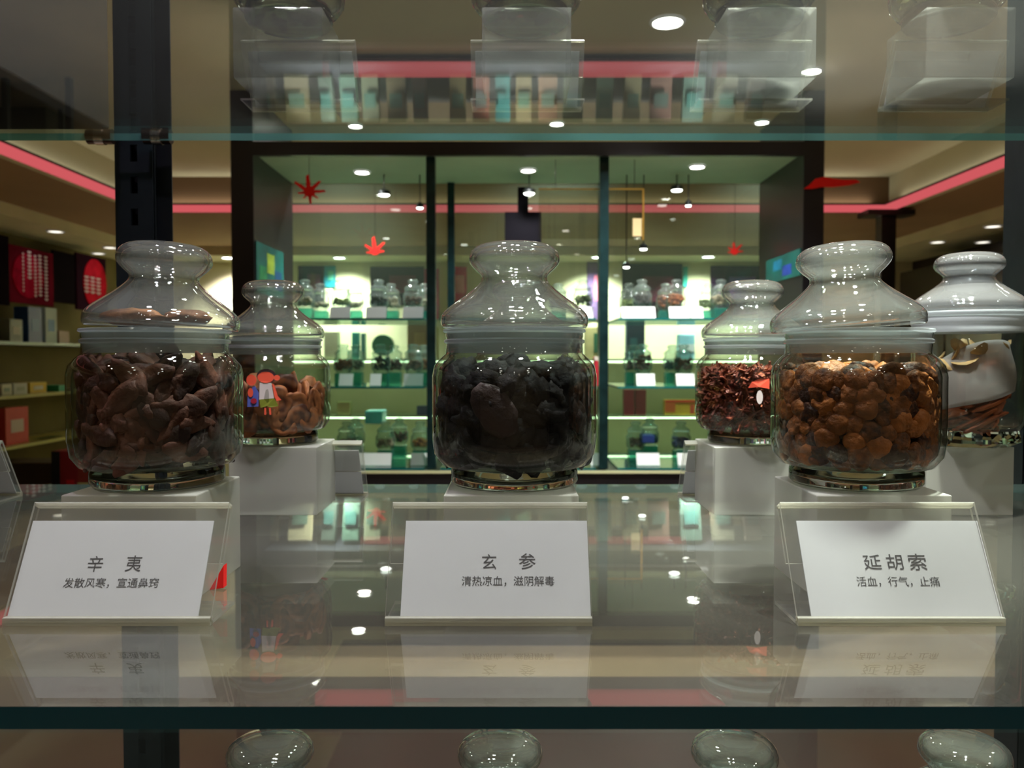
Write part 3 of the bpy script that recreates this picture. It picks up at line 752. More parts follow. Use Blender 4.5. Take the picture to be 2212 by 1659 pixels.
strips = [lump_mesh('bark_strip', CINN, .030, .0068, .0026, s + 200, .2, 1.3, 3, 'strip') for s in range(4)]
for q in range(64):
    a = R.uniform(0, 2 * PI) if q > 46 else R.uniform(PI * 1.05, PI * 1.95); z = .022 + R.random() ** 1.5 * (.030 if math.cos(a) < .1 else .052); rr = R.uniform(.014, .030)
    o = bpy.data.objects.new('bark_strip', strips[q % 4]); COL.objects.link(o)
    o.location = c4 + Vector((rr * math.cos(a), rr * math.sin(a), z)); s = R.uniform(.6, .85); o.scale = (s, 1, 1)
    if abs(rr) > .028: o.scale = (.6, 1, 1)
    o.rotation_euler = (R.uniform(-.5, .5), -R.uniform(.1, .6), a + PI / 2 + R.uniform(-.15, .15))
    tag(o, 'long reddish bark strip %s of the tall jar' % zone(rr * math.cos(a), rr * math.sin(a), z, .02, .07), 'dried bark', 'bark strips in the tall jar')
bag = MB(); N1, N2 = 22, 12
for i in range(N1 + 1):
    for j in range(N2 + 1):
        u = i / N1; v = j / N2; a = math.radians(190 + 125 * u)
        z = .030 + .020 * u + v * (.042 + .012 * math.sin(u * 3.0)) ; r = .0420 - .0035 * (1 + math.sin(9 * u + 5 * v)) * .5 - .004 * v
        bag.v.append((r * math.cos(a), r * math.sin(a), z))
for i in range(N1):
    for j in range(N2): bag.face((i * (N2 + 1) + j, (i + 1) * (N2 + 1) + j, (i + 1) * (N2 + 1) + j + 1, i * (N2 + 1) + j + 1))
o = bag.build('mesh_bag', clear('bag_film', (215, 212, 215), 1.3, .3, 1.0, milk=.5, milkcol=(242, 232, 226)), loc=c4, smooth=True)
sol = o.modifiers.new('thick', 'SOLIDIFY'); sol.thickness = .0006
tag(o, 'translucent white filter bag crumpled against the glass inside the tall jar', 'bag')
m = MB()
for q in range(16):
    a = R.uniform(PI, 2 * PI); rr = R.uniform(.008, .036); vs, fs = ico(2); E = Euler((R.uniform(-.8, .8), R.uniform(-.8, .8), R.uniform(0, 6))).to_matrix(); cc = Vector((rr * math.cos(a), rr * math.sin(a), R.uniform(.072, .090)))
    m.add([cc + E @ Vector((v.x * .012, v.y * .006, v.z * .0016 + .004 * v.x * v.x)) for v in vs], fs)
o = m.build('pale_slices', herb('pale_slice', (180, 140, 90), (236, 214, 166), 60), loc=c4, smooth=True, merge=False)
tag(o, 'pale yellow dried shavings on top of the bark in the tall jar', 'dried herbs', None, 'stuff')

# rear label holders (their cards face the other side) on both shelves
for (x, lb) in ((-.2035, 'label holder seen from behind, behind the rear jar of orange slices'), (.010, 'label holder seen from behind, behind the middle front jar'), (.2260, 'label holder seen from behind, beside the block of the rear jar of shreds'), (.430, 'label holder seen from behind, at the tall jar with the white ring'), (-.5600, 'label holder seen from behind at the left edge of the view')):
    holder(x, .853, HLs, lb, rz=PI)
U = HUs + .008
for (x, lb) in ((-.2080, 'overhead label holder seen from below, leftmost of those on the upper shelf'), (.0150, 'overhead label holder seen from below in the middle of the upper shelf'), (.2360, 'overhead label holder seen from below, second from the right on the upper shelf'), (.4270, 'overhead label holder seen from below, rightmost on the upper shelf')):
    holder(x, .853, U, lb, rz=PI)
UC = [((60, 40, 36), (120, 70, 50)), ((120, 50, 40), (170, 90, 60)), ((110, 90, 50), (180, 150, 90)), ((120, 110, 60), (190, 180, 110))]
for i, (x, lb, jl, fl) in enumerate(((-.2085, 'leftmost of the clear blocks on the upper shelf', 'jar on the leftmost block of the upper shelf, only its base showing', 'dark herb pieces in the leftmost jar of the upper shelf'),
                              (.0130, 'clear block in the middle of the upper shelf', 'jar on the middle block of the upper shelf, only its base showing', 'reddish herb pieces in the middle jar of the upper shelf'),
                              (.2310, 'second clear block from the right on the upper shelf', 'jar on the second block from the right of the upper shelf', 'tan herb pieces in the second jar from the right of the upper shelf'),
                              (.4080, 'rightmost clear block on the upper shelf', 'jar on the rightmost block of the upper shelf', 'pale green herb pieces in the rightmost jar of the upper shelf'))):
    riser(x, ZQ, U, lb, 'acrylic display blocks on the upper shelf')
    cb = V(x, ZQ, U + RH + .0003)
    make_jar(cb, jl, 'glass jars on the upper shelf', 40)
    core(cb, 'dried_herb_heap', fl, herb('upper_herb_%d' % 0 if 0 else 'upper_herb_' + 'abcd'[i], *UC[i]), .039, .018, .060, 120, .008, 40 + i, .5)
holder(.2120, .4420, U, 'label holder of the upper shelf standing over the one with the slanting shadow', card_off=.004)
# jars on the lowest shelf, seen by their lids
for i, (x, lb, fl, cc) in enumerate(((-.162, 'jar on the lowest shelf with a clear lid over dark red contents', 'dark red herbs in the first jar of the lowest shelf', ((60, 20, 20), (110, 50, 45))),
                            (-.008, 'jar on the lowest shelf, second from the left, its lid full of glints', 'pinkish brown herbs in the second jar of the lowest shelf', ((120, 70, 60), (170, 110, 95))),
                            (.149, 'jar on the lowest shelf, third from the left, orange-brown herbs below its lid', 'orange-brown herbs in the third jar of the lowest shelf', ((90, 50, 30), (180, 120, 70))),
                            (.303, 'jar on the lowest shelf at the far right, with an olive rim', 'olive herbs in the last jar of the lowest shelf', ((40, 40, 30), (120, 115, 60))))):
    cb = V(x, .550, HN + .0003)
    make_jar(cb, lb, 'glass jars on the lowest shelf', 48)
    core(cb, 'dried_herb_heap', fl, herb('low_herb_' + 'abcd'[i], *cc), .039, .018, .088, 150, .0085, 60 + i, .5)

# ------------------------------------------------------------------ slotted standards and shelf pins
def standard(x, label):
    g = empty('slotted_standard', V(x, .965, FH), label, 'shelf standard', 'slotted standards of the near display')
    H = EYE + 1.3; w = .0435; z = -.004
    hs = []; p0 = EYE + .2435
    # front web as bars between the slots
    ys = [p0 - .0362 * k - .0105 for k in range(-26, 60)]
    ys = sorted([y for y in ys if .05 < y < H - .05])
    m = MB(); m.box((-w / 2 + .0088, z, H / 2), (.0176, .004, H)); m.box((w / 2 - .0088, z, H / 2), (.0176, .004, H))
    prev = 0
    for y in ys:
        m.box((0, z, (prev + y - .0095) / 2), (.0086, .004, y - .0095 - prev)); prev = y + .0095
    m.box((0, z, (prev + H) / 2), (.0086, .004, H - prev))
    m.build('front_web', STEEL, g)
    MB().box((-w / 2 + .001, .02, H / 2), (.002, .05, H)).build('side_flange', STEEL, g)
    m = MB(); m.box((w / 2 - .001, .02, H / 2), (.002, .05, H)); m.box((w / 2 + .0085, .006, H / 2), (.017, .002, H)); m.build('side_flange', pbr('dark_steel', (34, 38, 42), .3, .6), g)
    MB().box((0, .012, H / 2), (.03, .002, H)).build('rear_web', BLACK, g)
    return g
standard(-.432, 'dark slotted steel shelf standard behind the front left jar')
standard(.614, 'dark slotted steel shelf standard at the right edge')
for (x0, x1, lb) in ((-.475, -.447, 'round shelf clamp on the left of the standard, holding the upper glass shelf'), (-.412, -.382, 'round shelf clamp on the right of the standard, holding the upper glass shelf'), (.578, .600, 'round shelf clamp beside the right standard')):
    g = empty('shelf_clamp', V((x0 + x1) / 2, .942, HUs + .006), lb, 'clamp', 'shelf clamps of the near display')
    hw = (x1 - x0) / 2
    MB().tube((-hw, 0, 0), (hw, 0, 0), .0082, n=24).build('clamp_body', pbr('clamp_dark', (70, 52, 44), .18, .9), g, smooth=True)
    MB().tube((-hw * .35, 0, 0), (hw * .35, 0, 0), .0090, n=24).build('clamp_ring', CHROME, g, smooth=True)
# black box added to darken the left part of the upper shelf
e = empty('dark_corner_box', V(-.62, .63, U), 'matt black box added to darken the left end of the upper shelf', 'box')
MB().box((0, 0, .10), (.36, .58, .20)).build('box_body', pbr('matt_black', (20, 20, 20), .8), e, bevel=.002)
MB().box((0, 0, .212), (.37, .59, .022)).build('box_lid', pbr('matt_black2', (26, 26, 26), .7), e, bevel=.002)

# ================================================================== LIGHTS OF THE NEAR DISPLAY
# can lamps on a rail above the upper shelf
for (x, z, h, pw, col, aim, lb) in ((-.36, .50, .95, 5, (1, .76, 1.08), (.12, 0, -1), 'can lamp above the left part of the near display'), (-.04, .52, .95, 7, (1, .92, 1.04), (.0, 0, -1), 'can lamp above the middle of the near display'), (.40, .64, .95, 75, (1, .99, .96), (-.14, .04, -.98), 'can lamp above the right part of the near display'), (.09, .44, .95, 15, (1, .95, 1.0), (.10, 0, -1), 'can lamp between the middle and right jars above the near display'), (-.15, 1.02, .95, 8, (1, .97, .93), (0, -.12, -1), 'unseen can lamp added over the rear side of the near display, nearer the left'), (.33, 1.02, .95, 9, (.97, 1, .98), (0, -.12, -1), 'unseen can lamp added over the rear side of the near display, nearer the right')):  # last two are added to light the rear cards
    g = downlight(V(x, z, h), .033, lb, 'can lamps above the near display', pw, col=col, spot=(32 if pw > 50 else 85), blend=.7, aim=aim)
    MB().lathe([(.040, 0), (.040, .09), (.020, .10)], 20).build('lamp_can', BLACK, g, smooth=True)
    MB().tube((0, 0, .10), (0, 0, HT - h), .006, n=8).build('stem', BLACK, g)
#@@SHOP@@
# ================================================================== STOCK OF THE FRAMED SHOWCASE
# small far jars share their meshes
def far_prof():
    m = MB(); m.lathe([(0, .001), (.038, 0), (.0403, .004), (.0400, .011), (.047, .014), (.0522, .030), (.0522, .069), (.048, .079), (.0436, .083), (.0436, .0985)], 28)
    a = m.mesh('far_body', [GLASS_FAR], True, 60)
    m = MB(); m.lathe([(0, .0985), (.0455, .0992), (.0466, .1055), (.0405, .1130), (.0225, .1270), (.0208, .1305), (.0280, .1395), (.0280, .1460), (.0180, .1520), (0, .1536)], 28)
    return a, m.mesh('far_lid', [GLASS_FAR], True, 60)
FB, FL = far_prof()
def far_fill_mesh(col1, col2, h0, h1, seed, name):
    R = random.Random(seed); m = MB(); vs, fs = ico(1)
    for k in range(46):
        a = R.uniform(0, 2 * PI); rr = .040 * math.sqrt(R.random()); c = Vector((rr * math.cos(a), rr * math.sin(a), R.uniform(h0, h1)))
        s = R.uniform(.008, .012)
        m.add([c + v * s for v in vs], fs)
    return m.mesh(name, [herb('far_' + name + str(seed), col1, col2, 60)], True)
TEALB = clear('teal_block', (150, 215, 205), 1.45, .02, 1.4, milk=.30, milkcol=(110, 200, 190))
CARD_FAR = pbr('far_card', (226, 232, 236), .6)
FG = 'glass jars in the framed showcase'
def far_jar(px, row, z, c1, c2, lvl, what, place, sc=1.0, blockh=.062):
    h = {1: H1, 2: H2, 3: H3 + .001}[row]
    x = (px - CX) / F * z; rn = {1: 'upper', 2: 'middle', 3: 'bottom'}[row]
    if blockh:
        o = MB().box((0, 0, blockh / 2), (.08, .08, blockh)).build('acrylic_riser', TEALB, loc=V(x, z, h), bevel=.0015)
        tag(o, 'teal block under the far %s jar, %s' % (what, place), 'display block', 'acrylic blocks in the framed showcase')
    e = empty('glass_jar', V(x, z, h + blockh + .0005), 'far jar of %s, %s' % (what, place), 'jar', FG)
    for me, nm in ((FB, 'jar_body'), (FL, 'lid')):
        c = bpy.data.objects.new(nm, me); COL.objects.link(c); c.parent = e
    e.scale = (sc, sc, sc)
    me = far_fill_mesh(c1, c2, .022, .022 + lvl * 1.2, int(px) + row * 7, 'dried_herb_filling')
    o = bpy.data.objects.new('dried_herb_filling', me); COL.objects.link(o); o.location = e.location; o.scale = e.scale
    tag(o, '%s in a far jar, %s' % (what, place), 'dried herbs', None, 'stuff')
ZA, ZB2 = 4.42, 4.66
K_ = ((26, 22, 24), (52, 44, 46)); BR = ((70, 44, 34), (120, 80, 60)); OR = ((150, 70, 34), (220, 130, 70)); GRN = ((90, 100, 50), (150, 160, 90)); PALE = ((190, 170, 140), (230, 215, 190)); RDB = ((90, 36, 30), (150, 70, 56)); PUR = ((60, 50, 90), (90, 80, 130))
for a in [(660, 1, ZA, *PALE, .025, 'pale shavings', 'upper shelf beside the dark side panel'), (693, 1, ZB2, *PALE, .02, 'beige flakes', 'upper shelf, second jar from the side panel'),
          (738, 1, ZA, *GRN, .022, 'olive green leaves', 'upper shelf before the bright wall light'), (767, 1, ZB2, *PALE, .018, 'cream slices', 'upper shelf just after the green leaves'),
          (819, 1, ZA, *K_, .030, 'black seeds', 'upper shelf of the left bay'), (846, 1, ZB2, *PALE, .040, 'white petals', 'upper shelf beside the black seeds'),
          (893, 1, ZA, *BR, .030, 'brown chips', 'upper shelf near the first upright'), (918, 1, ZB2, *PALE, .03, 'tan chips', 'upper shelf next to the first upright'),
          (1258, 1, ZA, *GRN, .035, 'mixed leaves', 'upper shelf left of the second upright'), (1206, 1, ZB2, *BR, .03, 'brown bits', 'upper shelf behind the big middle jar'),
          (1357, 1, ZB2, *GRN, .030, 'dull green stems', 'upper shelf right after the second upright'), (1386, 1, ZA, *K_, .040, 'black flakes', 'upper shelf of the right bay'),
          (1437, 1, ZB2, *OR, .050, 'orange rind', 'upper shelf of the right bay, lower jar'), (1460, 1, ZA, *OR, .040, 'red-brown berries', 'upper shelf beside the orange rind'),
          (1528, 1, ZB2, *GRN, .03, 'sage leaves', 'upper shelf before the right wall light'), (1556, 1, ZA, *PALE, .04, 'grey-green needles', 'upper shelf at the right end')]: far_jar(*a)
for a in [(742, 2, ZA, *OR, .040, 'orange-topped roots', 'middle shelf of the left bay'), (768, 2, ZB2, *BR, .030, 'grey-brown roots', 'middle shelf behind the orange-topped roots'),
          (823, 2, ZA, *K_, .055, 'black lumps', 'middle shelf of the left bay'), (852, 2, ZB2, *RDB, .035, 'reddish seeds', 'middle shelf beside the black lumps'),
          (893, 2, ZA, *BR, .035, 'dark brown sticks', 'middle shelf near the first upright'), (915, 2, ZB2, *OR, .040, 'rusty chips', 'middle shelf next to the first upright'),
          (1388, 2, ZA, *RDB, .058, 'dark red-brown lumps', 'middle shelf right of the second upright'), (1366, 2, ZB2, *BR, .030, 'brown crumbs', 'middle shelf just beside the second upright'),
          (1476, 2, ZA, *RDB, .045, 'maroon pods', 'middle shelf at the right end'), (1452, 2, ZB2, *K_, .03, 'black pods', 'middle shelf before the maroon pods')]: far_jar(*a)
for a in [(748, 3, ZA, *BR, .030, 'tan roots', 'bottom shelf at the left end'), (768, 3, ZB2, *PALE, .02, 'pale threads', 'bottom shelf behind the tan roots'),
          (832, 3, ZA, *RDB, .030, 'rust-red chips', 'bottom shelf of the left bay'), (862, 3, ZB2, *RDB, .040, 'wine-red chips', 'bottom shelf behind the rust-red chips'),
          (908, 3, ZA, *K_, .032, 'black slices', 'bottom shelf near the first upright'), (1374, 3, ZA, *BR, .030, 'brown buds', 'bottom shelf right of the second upright'),
          (1404, 3, ZB2, *PUR, .030, 'bluish seeds', 'bottom shelf beside the brown buds'), (1472, 3, ZA, *PUR, .035, 'purple petals', 'bottom shelf at the right end')]: far_jar(*a)
# label cards in front
def far_card(px, row, w, what):
    h = {1: H1, 2: H2, 3: H3 + .001}[row]; z = ZF + .14
    e = empty('label_card', V((px - CX) / F * z, z, h + .0004), 'white label card %s' % what, 'label holder', 'label cards in the framed showcase')
    m = MB(); ww = w / F * z
    m.add([(-ww / 2, 0, 0), (ww / 2, 0, 0), (ww / 2, .03, .062), (-ww / 2, .03, .062), (-ww / 2, .004, 0), (ww / 2, .004, 0), (ww / 2, .033, .062), (-ww / 2, .033, .062)], [(0, 1, 2, 3), (5, 4, 7, 6), (0, 4, 5, 1), (3, 2, 6, 7), (0, 3, 7, 4), (1, 5, 6, 2)])
    m.build('card', CARD_FAR, e)
    MB().box((0, .03, .001), (ww, .06, .002)).build('foot_plate', TEALB, e)
for (px, row, w, s) in [(734, 1, 44, 'under the green leaves on the upper shelf'), (812, 1, 44, 'under the black seeds on the upper shelf'), (892, 1, 44, 'beside the first upright on the upper shelf'), (1262, 1, 40, 'left of the second upright on the upper shelf'),
                        (1360, 1, 34, 'right of the second upright on the upper shelf'), (1396, 1, 40, 'under the black flakes on the upper shelf'), (1468, 1, 44, 'catching glare on the upper shelf'), (1506, 1, 26, 'beside the glaring card on the upper shelf'),
                        (746, 2, 30, 'under the orange-topped roots on the middle shelf'), (810, 2, 24, 'under the black lumps on the middle shelf'), (892, 2, 42, 'near the first upright on the middle shelf'), (1396, 2, 40, 'under the dark red-brown lumps'), (1482, 2, 40, 'under the maroon pods'),
                        (806, 3, 74, 'wide and pale green-tinted on the bottom shelf'), (906, 3, 40, 'under the black slices on the bottom shelf'), (1402, 3, 50, 'on the bottom shelf right of the second upright'), (1288, 3, 22, 'narrow, on the bottom shelf beside the big middle jar'), (1486, 3, 40, 'under the purple petals')]:
    far_card(px, row, w, s)
def item(name, label, cat, px0, px1, py0, py1, z, depth, col, group=None, kind='box', rough=.5, em=None, parts=()):
    """a packed good seen between these sight lines, standing at depth z"""
    a = at_d(px0, py1, z); b = at_d(px1, py0, z); w = b.x - a.x; h = b.z - a.z
    e = empty(name, Vector(((a.x + b.x) / 2, z + depth / 2, a.z)), label, cat, group)
    mt = em or pbr('c_%d_%d_%d_%d' % (*col, int(rough * 10)), col, rough, var=.1, vscale=12)
    if kind == 'box':
        MB().box((0, 0, h / 2), (w, depth, h)).build('carton', mt, e, bevel=min(.004, w * .05))
    elif kind == 'round':
        MB().tube((0, -depth / 2, h / 2), (0, depth / 2, h / 2), w / 2, n=36).build('plate', mt, e, smooth=True)
    elif kind == 'bottle':
        r = w / 2; MB().lathe([(0, 0), (r, 0), (r, h * .6), (r * .45, h * .78), (r * .45, h), (0, h)], 20).build('bottle_body', mt, e, smooth=True)
    for (nm, u0, u1, v0, v1, c2) in parts:
        MB().box((w * ((u0 + u1) / 2 - .5), -depth / 2 - .001, h * (v0 + v1) / 2), (w * (u1 - u0), .002, h * (v1 - v0))).build(nm, pbr('c_%d_%d_%d_5' % c2, c2, .5), e)
    return e
# two extra goods in the showcase
item('red_tea_tin', 'bright red lidded tin left of the second upright on the middle shelf', 'tin', 1284, 1312, 770, 834, 4.5, .08, (206, 40, 62), kind='box', parts=(('tin_lid', 0, 1, .86, 1, (230, 215, 210)),))
item('blue_gift_box', 'small blue box lying on the bottom shelf beside the brown buds', 'box', 1388, 1414, 940, 957, 4.35, .1, (58, 70, 150))
item('glass_bowl', 'light blue translucent bowl shining on the bottom shelf of the left bay', 'bowl', 788, 826, 888, 916, 4.7, .15, (170, 232, 236), rough=.2)
# brochures and boxes on the lower deck
bx = [(540, 600, (120, 112, 90)), (618, 672, (226, 220, 180)), (690, 724, (90, 110, 100)), (735, 775, (110, 150, 132)), (782, 822, (176, 190, 160)), (835, 880, (150, 142, 112)), (890, 925, (96, 84, 72)), (970, 1010, (156, 150, 110)), (1020, 1060, (150, 96, 80)), (1068, 1104, (70, 140, 140)),
      (1112, 1150, (180, 170, 128)), (1160, 1205, (186, 150, 120)), (1215, 1262, (110, 120, 96)), (1285, 1325, (120, 150, 130)), (1345, 1385, (186, 186, 150)), (1400, 1450, (150, 120, 110)), (1470, 1520, (96, 130, 120)), (1540, 1590, (150, 150, 130)), (1610, 1650, (120, 110, 100))]
nmz = ['khaki', 'large cream', 'dull green', 'light teal', 'pale sage', 'olive', 'dark brown', 'straw-coloured', 'brick red', 'deep teal', 'sand-coloured', 'salmon', 'moss green', 'mint', 'ivory', 'rosy brown', 'sea green', 'stone-coloured', 'taupe']
for (a, b, c), nn in zip(bx, nmz):
    z = 4.34; k = .25 * math.sin(a)
    x0, x1 = (a - CX) / F * z, (b - CX) / F * z
    e = empty('brochure_box', V((x0 + x1) / 2, z, -.98), '%s brochure box leaning on the lower deck of the showcase' % nn, 'box', 'brochure boxes on the lower deck', rz=k * .3)
    Rm = Matrix.Rotation(-.30, 3, 'X')
    MB().box((0, .035, .125), (x1 - x0 - .012, .045, .22), R=Rm).build('carton', pbr('c_%d_%d_%d_5' % c, c, .5), e)
    c3_ = (c[0] // 2 + 20, min(255, c[1] // 2 + 60), c[2] // 2 + 60)
    MB().box((0, .004, .14), ((x1 - x0) * .6, .003, .07), R=Rm).build('front_picture', pbr('c_%d_%d_%d_5' % c3_, c3_, .5), e)
# lamps under the bottom board light the deck
for x in (-.9, .05, .95):
    downlight(V(x, 4.3, -.661), .03, {-.9: 'under-shelf lamp over the left end of the lower deck', .05: 'under-shelf lamp over the middle of the lower deck', .95: 'under-shelf lamp over the right end of the lower deck'}[x], 'lamps under the showcase plinth', 5, spot=150)
# posters on the inner side panels
def poster(px0, px1, py0, py1, x, side, label, bands):
    z0 = abs(x / ((px0 - CX) / F)); z1 = abs(x / ((px1 - CX) / F))
    za, zb = min(z0, z1), max(z0, z1); za = max(za, ZF + .02); zb = min(zb, ZK - .03); zc = (za + zb) / 2
    h0 = (772 - py1) / F * zc; h1 = (772 - py0) / F * zc
    e = empty('poster', V(x + side * .004, zc, h0), label, 'poster')
    n = len(bands)
    MB().box((0, 0, (h1 - h0) / 2), (.004, zb - za, h1 - h0)).build('poster_sheet', pbr('poster_teal', bands[0], .4, var=.5, vscale=6), e)
    for i, c in enumerate(bands[1:]):
        MB().box((side * .0026, (i - (n - 2) / 2) * (zb - za) * .28, (h1 - h0) * (.35 + .3 * ((i * 7) % 2))), (.001, (zb - za) * .26, (h1 - h0) * .4)).build('printed_patch', pbr('pp_%d_%d_%d' % c, c, .4, var=.4, vscale=20), e)
poster(538, 612, 535, 640, IXL, 1, 'teal and yellow-green map poster on the inside of the left dark side panel', [(16, 96, 92), (40, 130, 80), (150, 170, 60), (20, 70, 120)])
poster(1735, 1655, 552, 606, IXR, -1, 'blue and teal picture on the inside of the right dark side panel', [(30, 120, 140), (40, 70, 170), (30, 130, 170)])
# dark sign board and pane imitating a reflected gold frame in the showcase
e = empty('hanging_sign_board', V(.062, 4.74, .79), 'dark purple-black board hanging behind the top of the middle jar', 'sign board')
MB().box((0, 0, -.055), (.205, .02, .17)).build('board', pbr('sign_purple', (13, 8, 17), .7, spec=.1), e)
MB().box((0, 0, .10), (.06, .02, .14)).build('hanger', pbr('sign_purple', (13, 8, 17), .7, spec=.1), e)
e = empty('reflected_frame_pane', V(.42, 4.25, .60), 'clear pane imitating the reflection of a gold frame edge, near the second upright', 'sign')
BR_ = pbr('brass', (214, 170, 80), .3, .8)
MB().box((-.02, 0, .125), (.53, .004, .25)).build('pane', clear('sign_pane', (240, 238, 230), 1.4), e)
MB().box((.245, 0, .125), (.008, .008, .26)).build('reflected_frame_edge', BR_, e); MB().box((-.02, 0, .252), (.53, .008, .006)).build('reflected_frame_edge', BR_, e)
MB().box((.215, .004, .06), (.045, .006, .09)).build('lamp_blob', pbr('lamp_blob', (240, 220, 180), .5), e)  # cream patch imitating the blurred blob of a lamp
for xx in (-.2, .2): MB().tube((xx, 0, .25), (xx, 0, .4), .0015, n=6).build('hanging_wire', BLACK, e)
# red paper-cut decals
PC = pbr('red_paper', (250, 44, 40), .7, spec=.1)
def papercut(px, py, z, s, label, seed, flat=False):
    R = random.Random(seed); c = at_d(px, py, z)
    e = empty('red_paper_cut', c, label, 'paper cut', 'red paper cuts on the showcase glass')
    m = MB(); k = s; n = 8; pts = []
    for q in range(n):
        a0 = math.radians(-40 + 45 * q); up = .55 + .45 * math.sin(a0) if flat else .8 + .2 * math.sin(a0)
        L_ = k * R.uniform(.62, 1.05) * up
        for (da, rr) in ((-18, .30), (-9, .62), (-3, 1.0), (5, .92), (11, .55)):
            a = a0 + math.radians(da); r2 = max(k * .22, L_ * rr)
            pts.append(Vector((r2 * math.cos(a), 0, r2 * math.sin(a) * .85)))
    m.prism(pts, (0, .004, 0))
    m.build('petals', PC, e, merge=False)
    MB().tube((0, .003, 0), (0, .003, EYE + .99 - c.z), .0012, n=6).build('thread', BLACK, e)
papercut(668, 415, 4.09, .115, 'red paper cut like a spiky flower at the top of the left side panel', 3)
papercut(810, 544, 4.80, .10, 'smaller red paper cut above the upper shelf of the left bay', 5, True)
papercut(1587, 544, 4.80, .09, 'faint red paper cut above the upper shelf of the right bay', 6, True)
o = MB()
pts = [(1736, 408), (1750, 398), (1762, 386), (1780, 382), (1800, 386), (1820, 388), (1850, 388), (1858, 394), (1835, 400), (1800, 404), (1775, 404), (1755, 408)]
vs = [at_d(x, y, 4.085) for x, y in pts]; o.prism(vs, (0, .004, 0)); g = o.build('red_reflection_shape', PC); tag(g, 'long red shape imitating a blurred red reflection across the right dark side panel', 'ribbon')  # imitates the out-of-focus reflection of a red hanging
g = MB().prism([(0, 0, 0), (.0085, 0, .0012), (.0085, .001, .0150)], (0, .006, 0)).build('folded_red_paper', PC, loc=V(-.186, .508, HLs + .0001)); tag(g, 'small folded red paper behind the right edge of the purplish label holder', 'paper')

# ================================================================== SHOP WALLS
GLB = 'posters on the far shop wall'
for (x0, x1, y0, y1, c, nm, bl) in [(644, 700, 574, 655, (22, 12, 30), 'dark poster behind the first jars of the upper shelf', (70, 34, 56)), (700, 724, 574, 620, (40, 130, 150), 'narrow teal poster beside the wall light', (90, 170, 150)),
                        (800, 916, 576, 660, (30, 12, 28), 'wide dark purple poster behind the black seeds', (96, 34, 60)), (916, 948, 580, 690, (186, 50, 90), 'pink poster left of the first upright', (226, 130, 150)),
                        (972, 1008, 576, 660, (196, 44, 86), 'pink poster right of the first upright', (230, 150, 160)), (1268, 1312, 566, 690, (110, 86, 130), 'lilac poster left of the second upright', (214, 110, 140)),
                        (1344, 1474, 570, 690, (26, 14, 28), 'wide dark purple poster right of the second upright', (90, 30, 56)), (1476, 1486, 576, 620, (60, 160, 150), 'thin teal strip poster', (60, 160, 150)), (1535, 1650, 574, 680, (36, 14, 42), 'dark violet poster near the right side panel', (90, 50, 110))]:
    a = at_d(x0, y1, 9.27); b = at_d(x1, y0, 9.27)
    e = empty('wall_poster', Vector(((a.x + b.x) / 2, 9.285, a.z)), nm, 'poster', GLB); w = b.x - a.x; h = b.z - a.z
    MB().box((0, 0, h / 2), (w, .02, h)).build('poster_sheet', pbr('p_%d_%d_%d' % c, c, .95, spec=.02, var=.3, vscale=3), e)
    MB().box((w * .1, -.012, h * .55), (w * .5, .004, h * .45)).build('printed_patch', pbr('p_%d_%d_%d' % bl, bl, .95, spec=.02, var=.3, vscale=3), e)
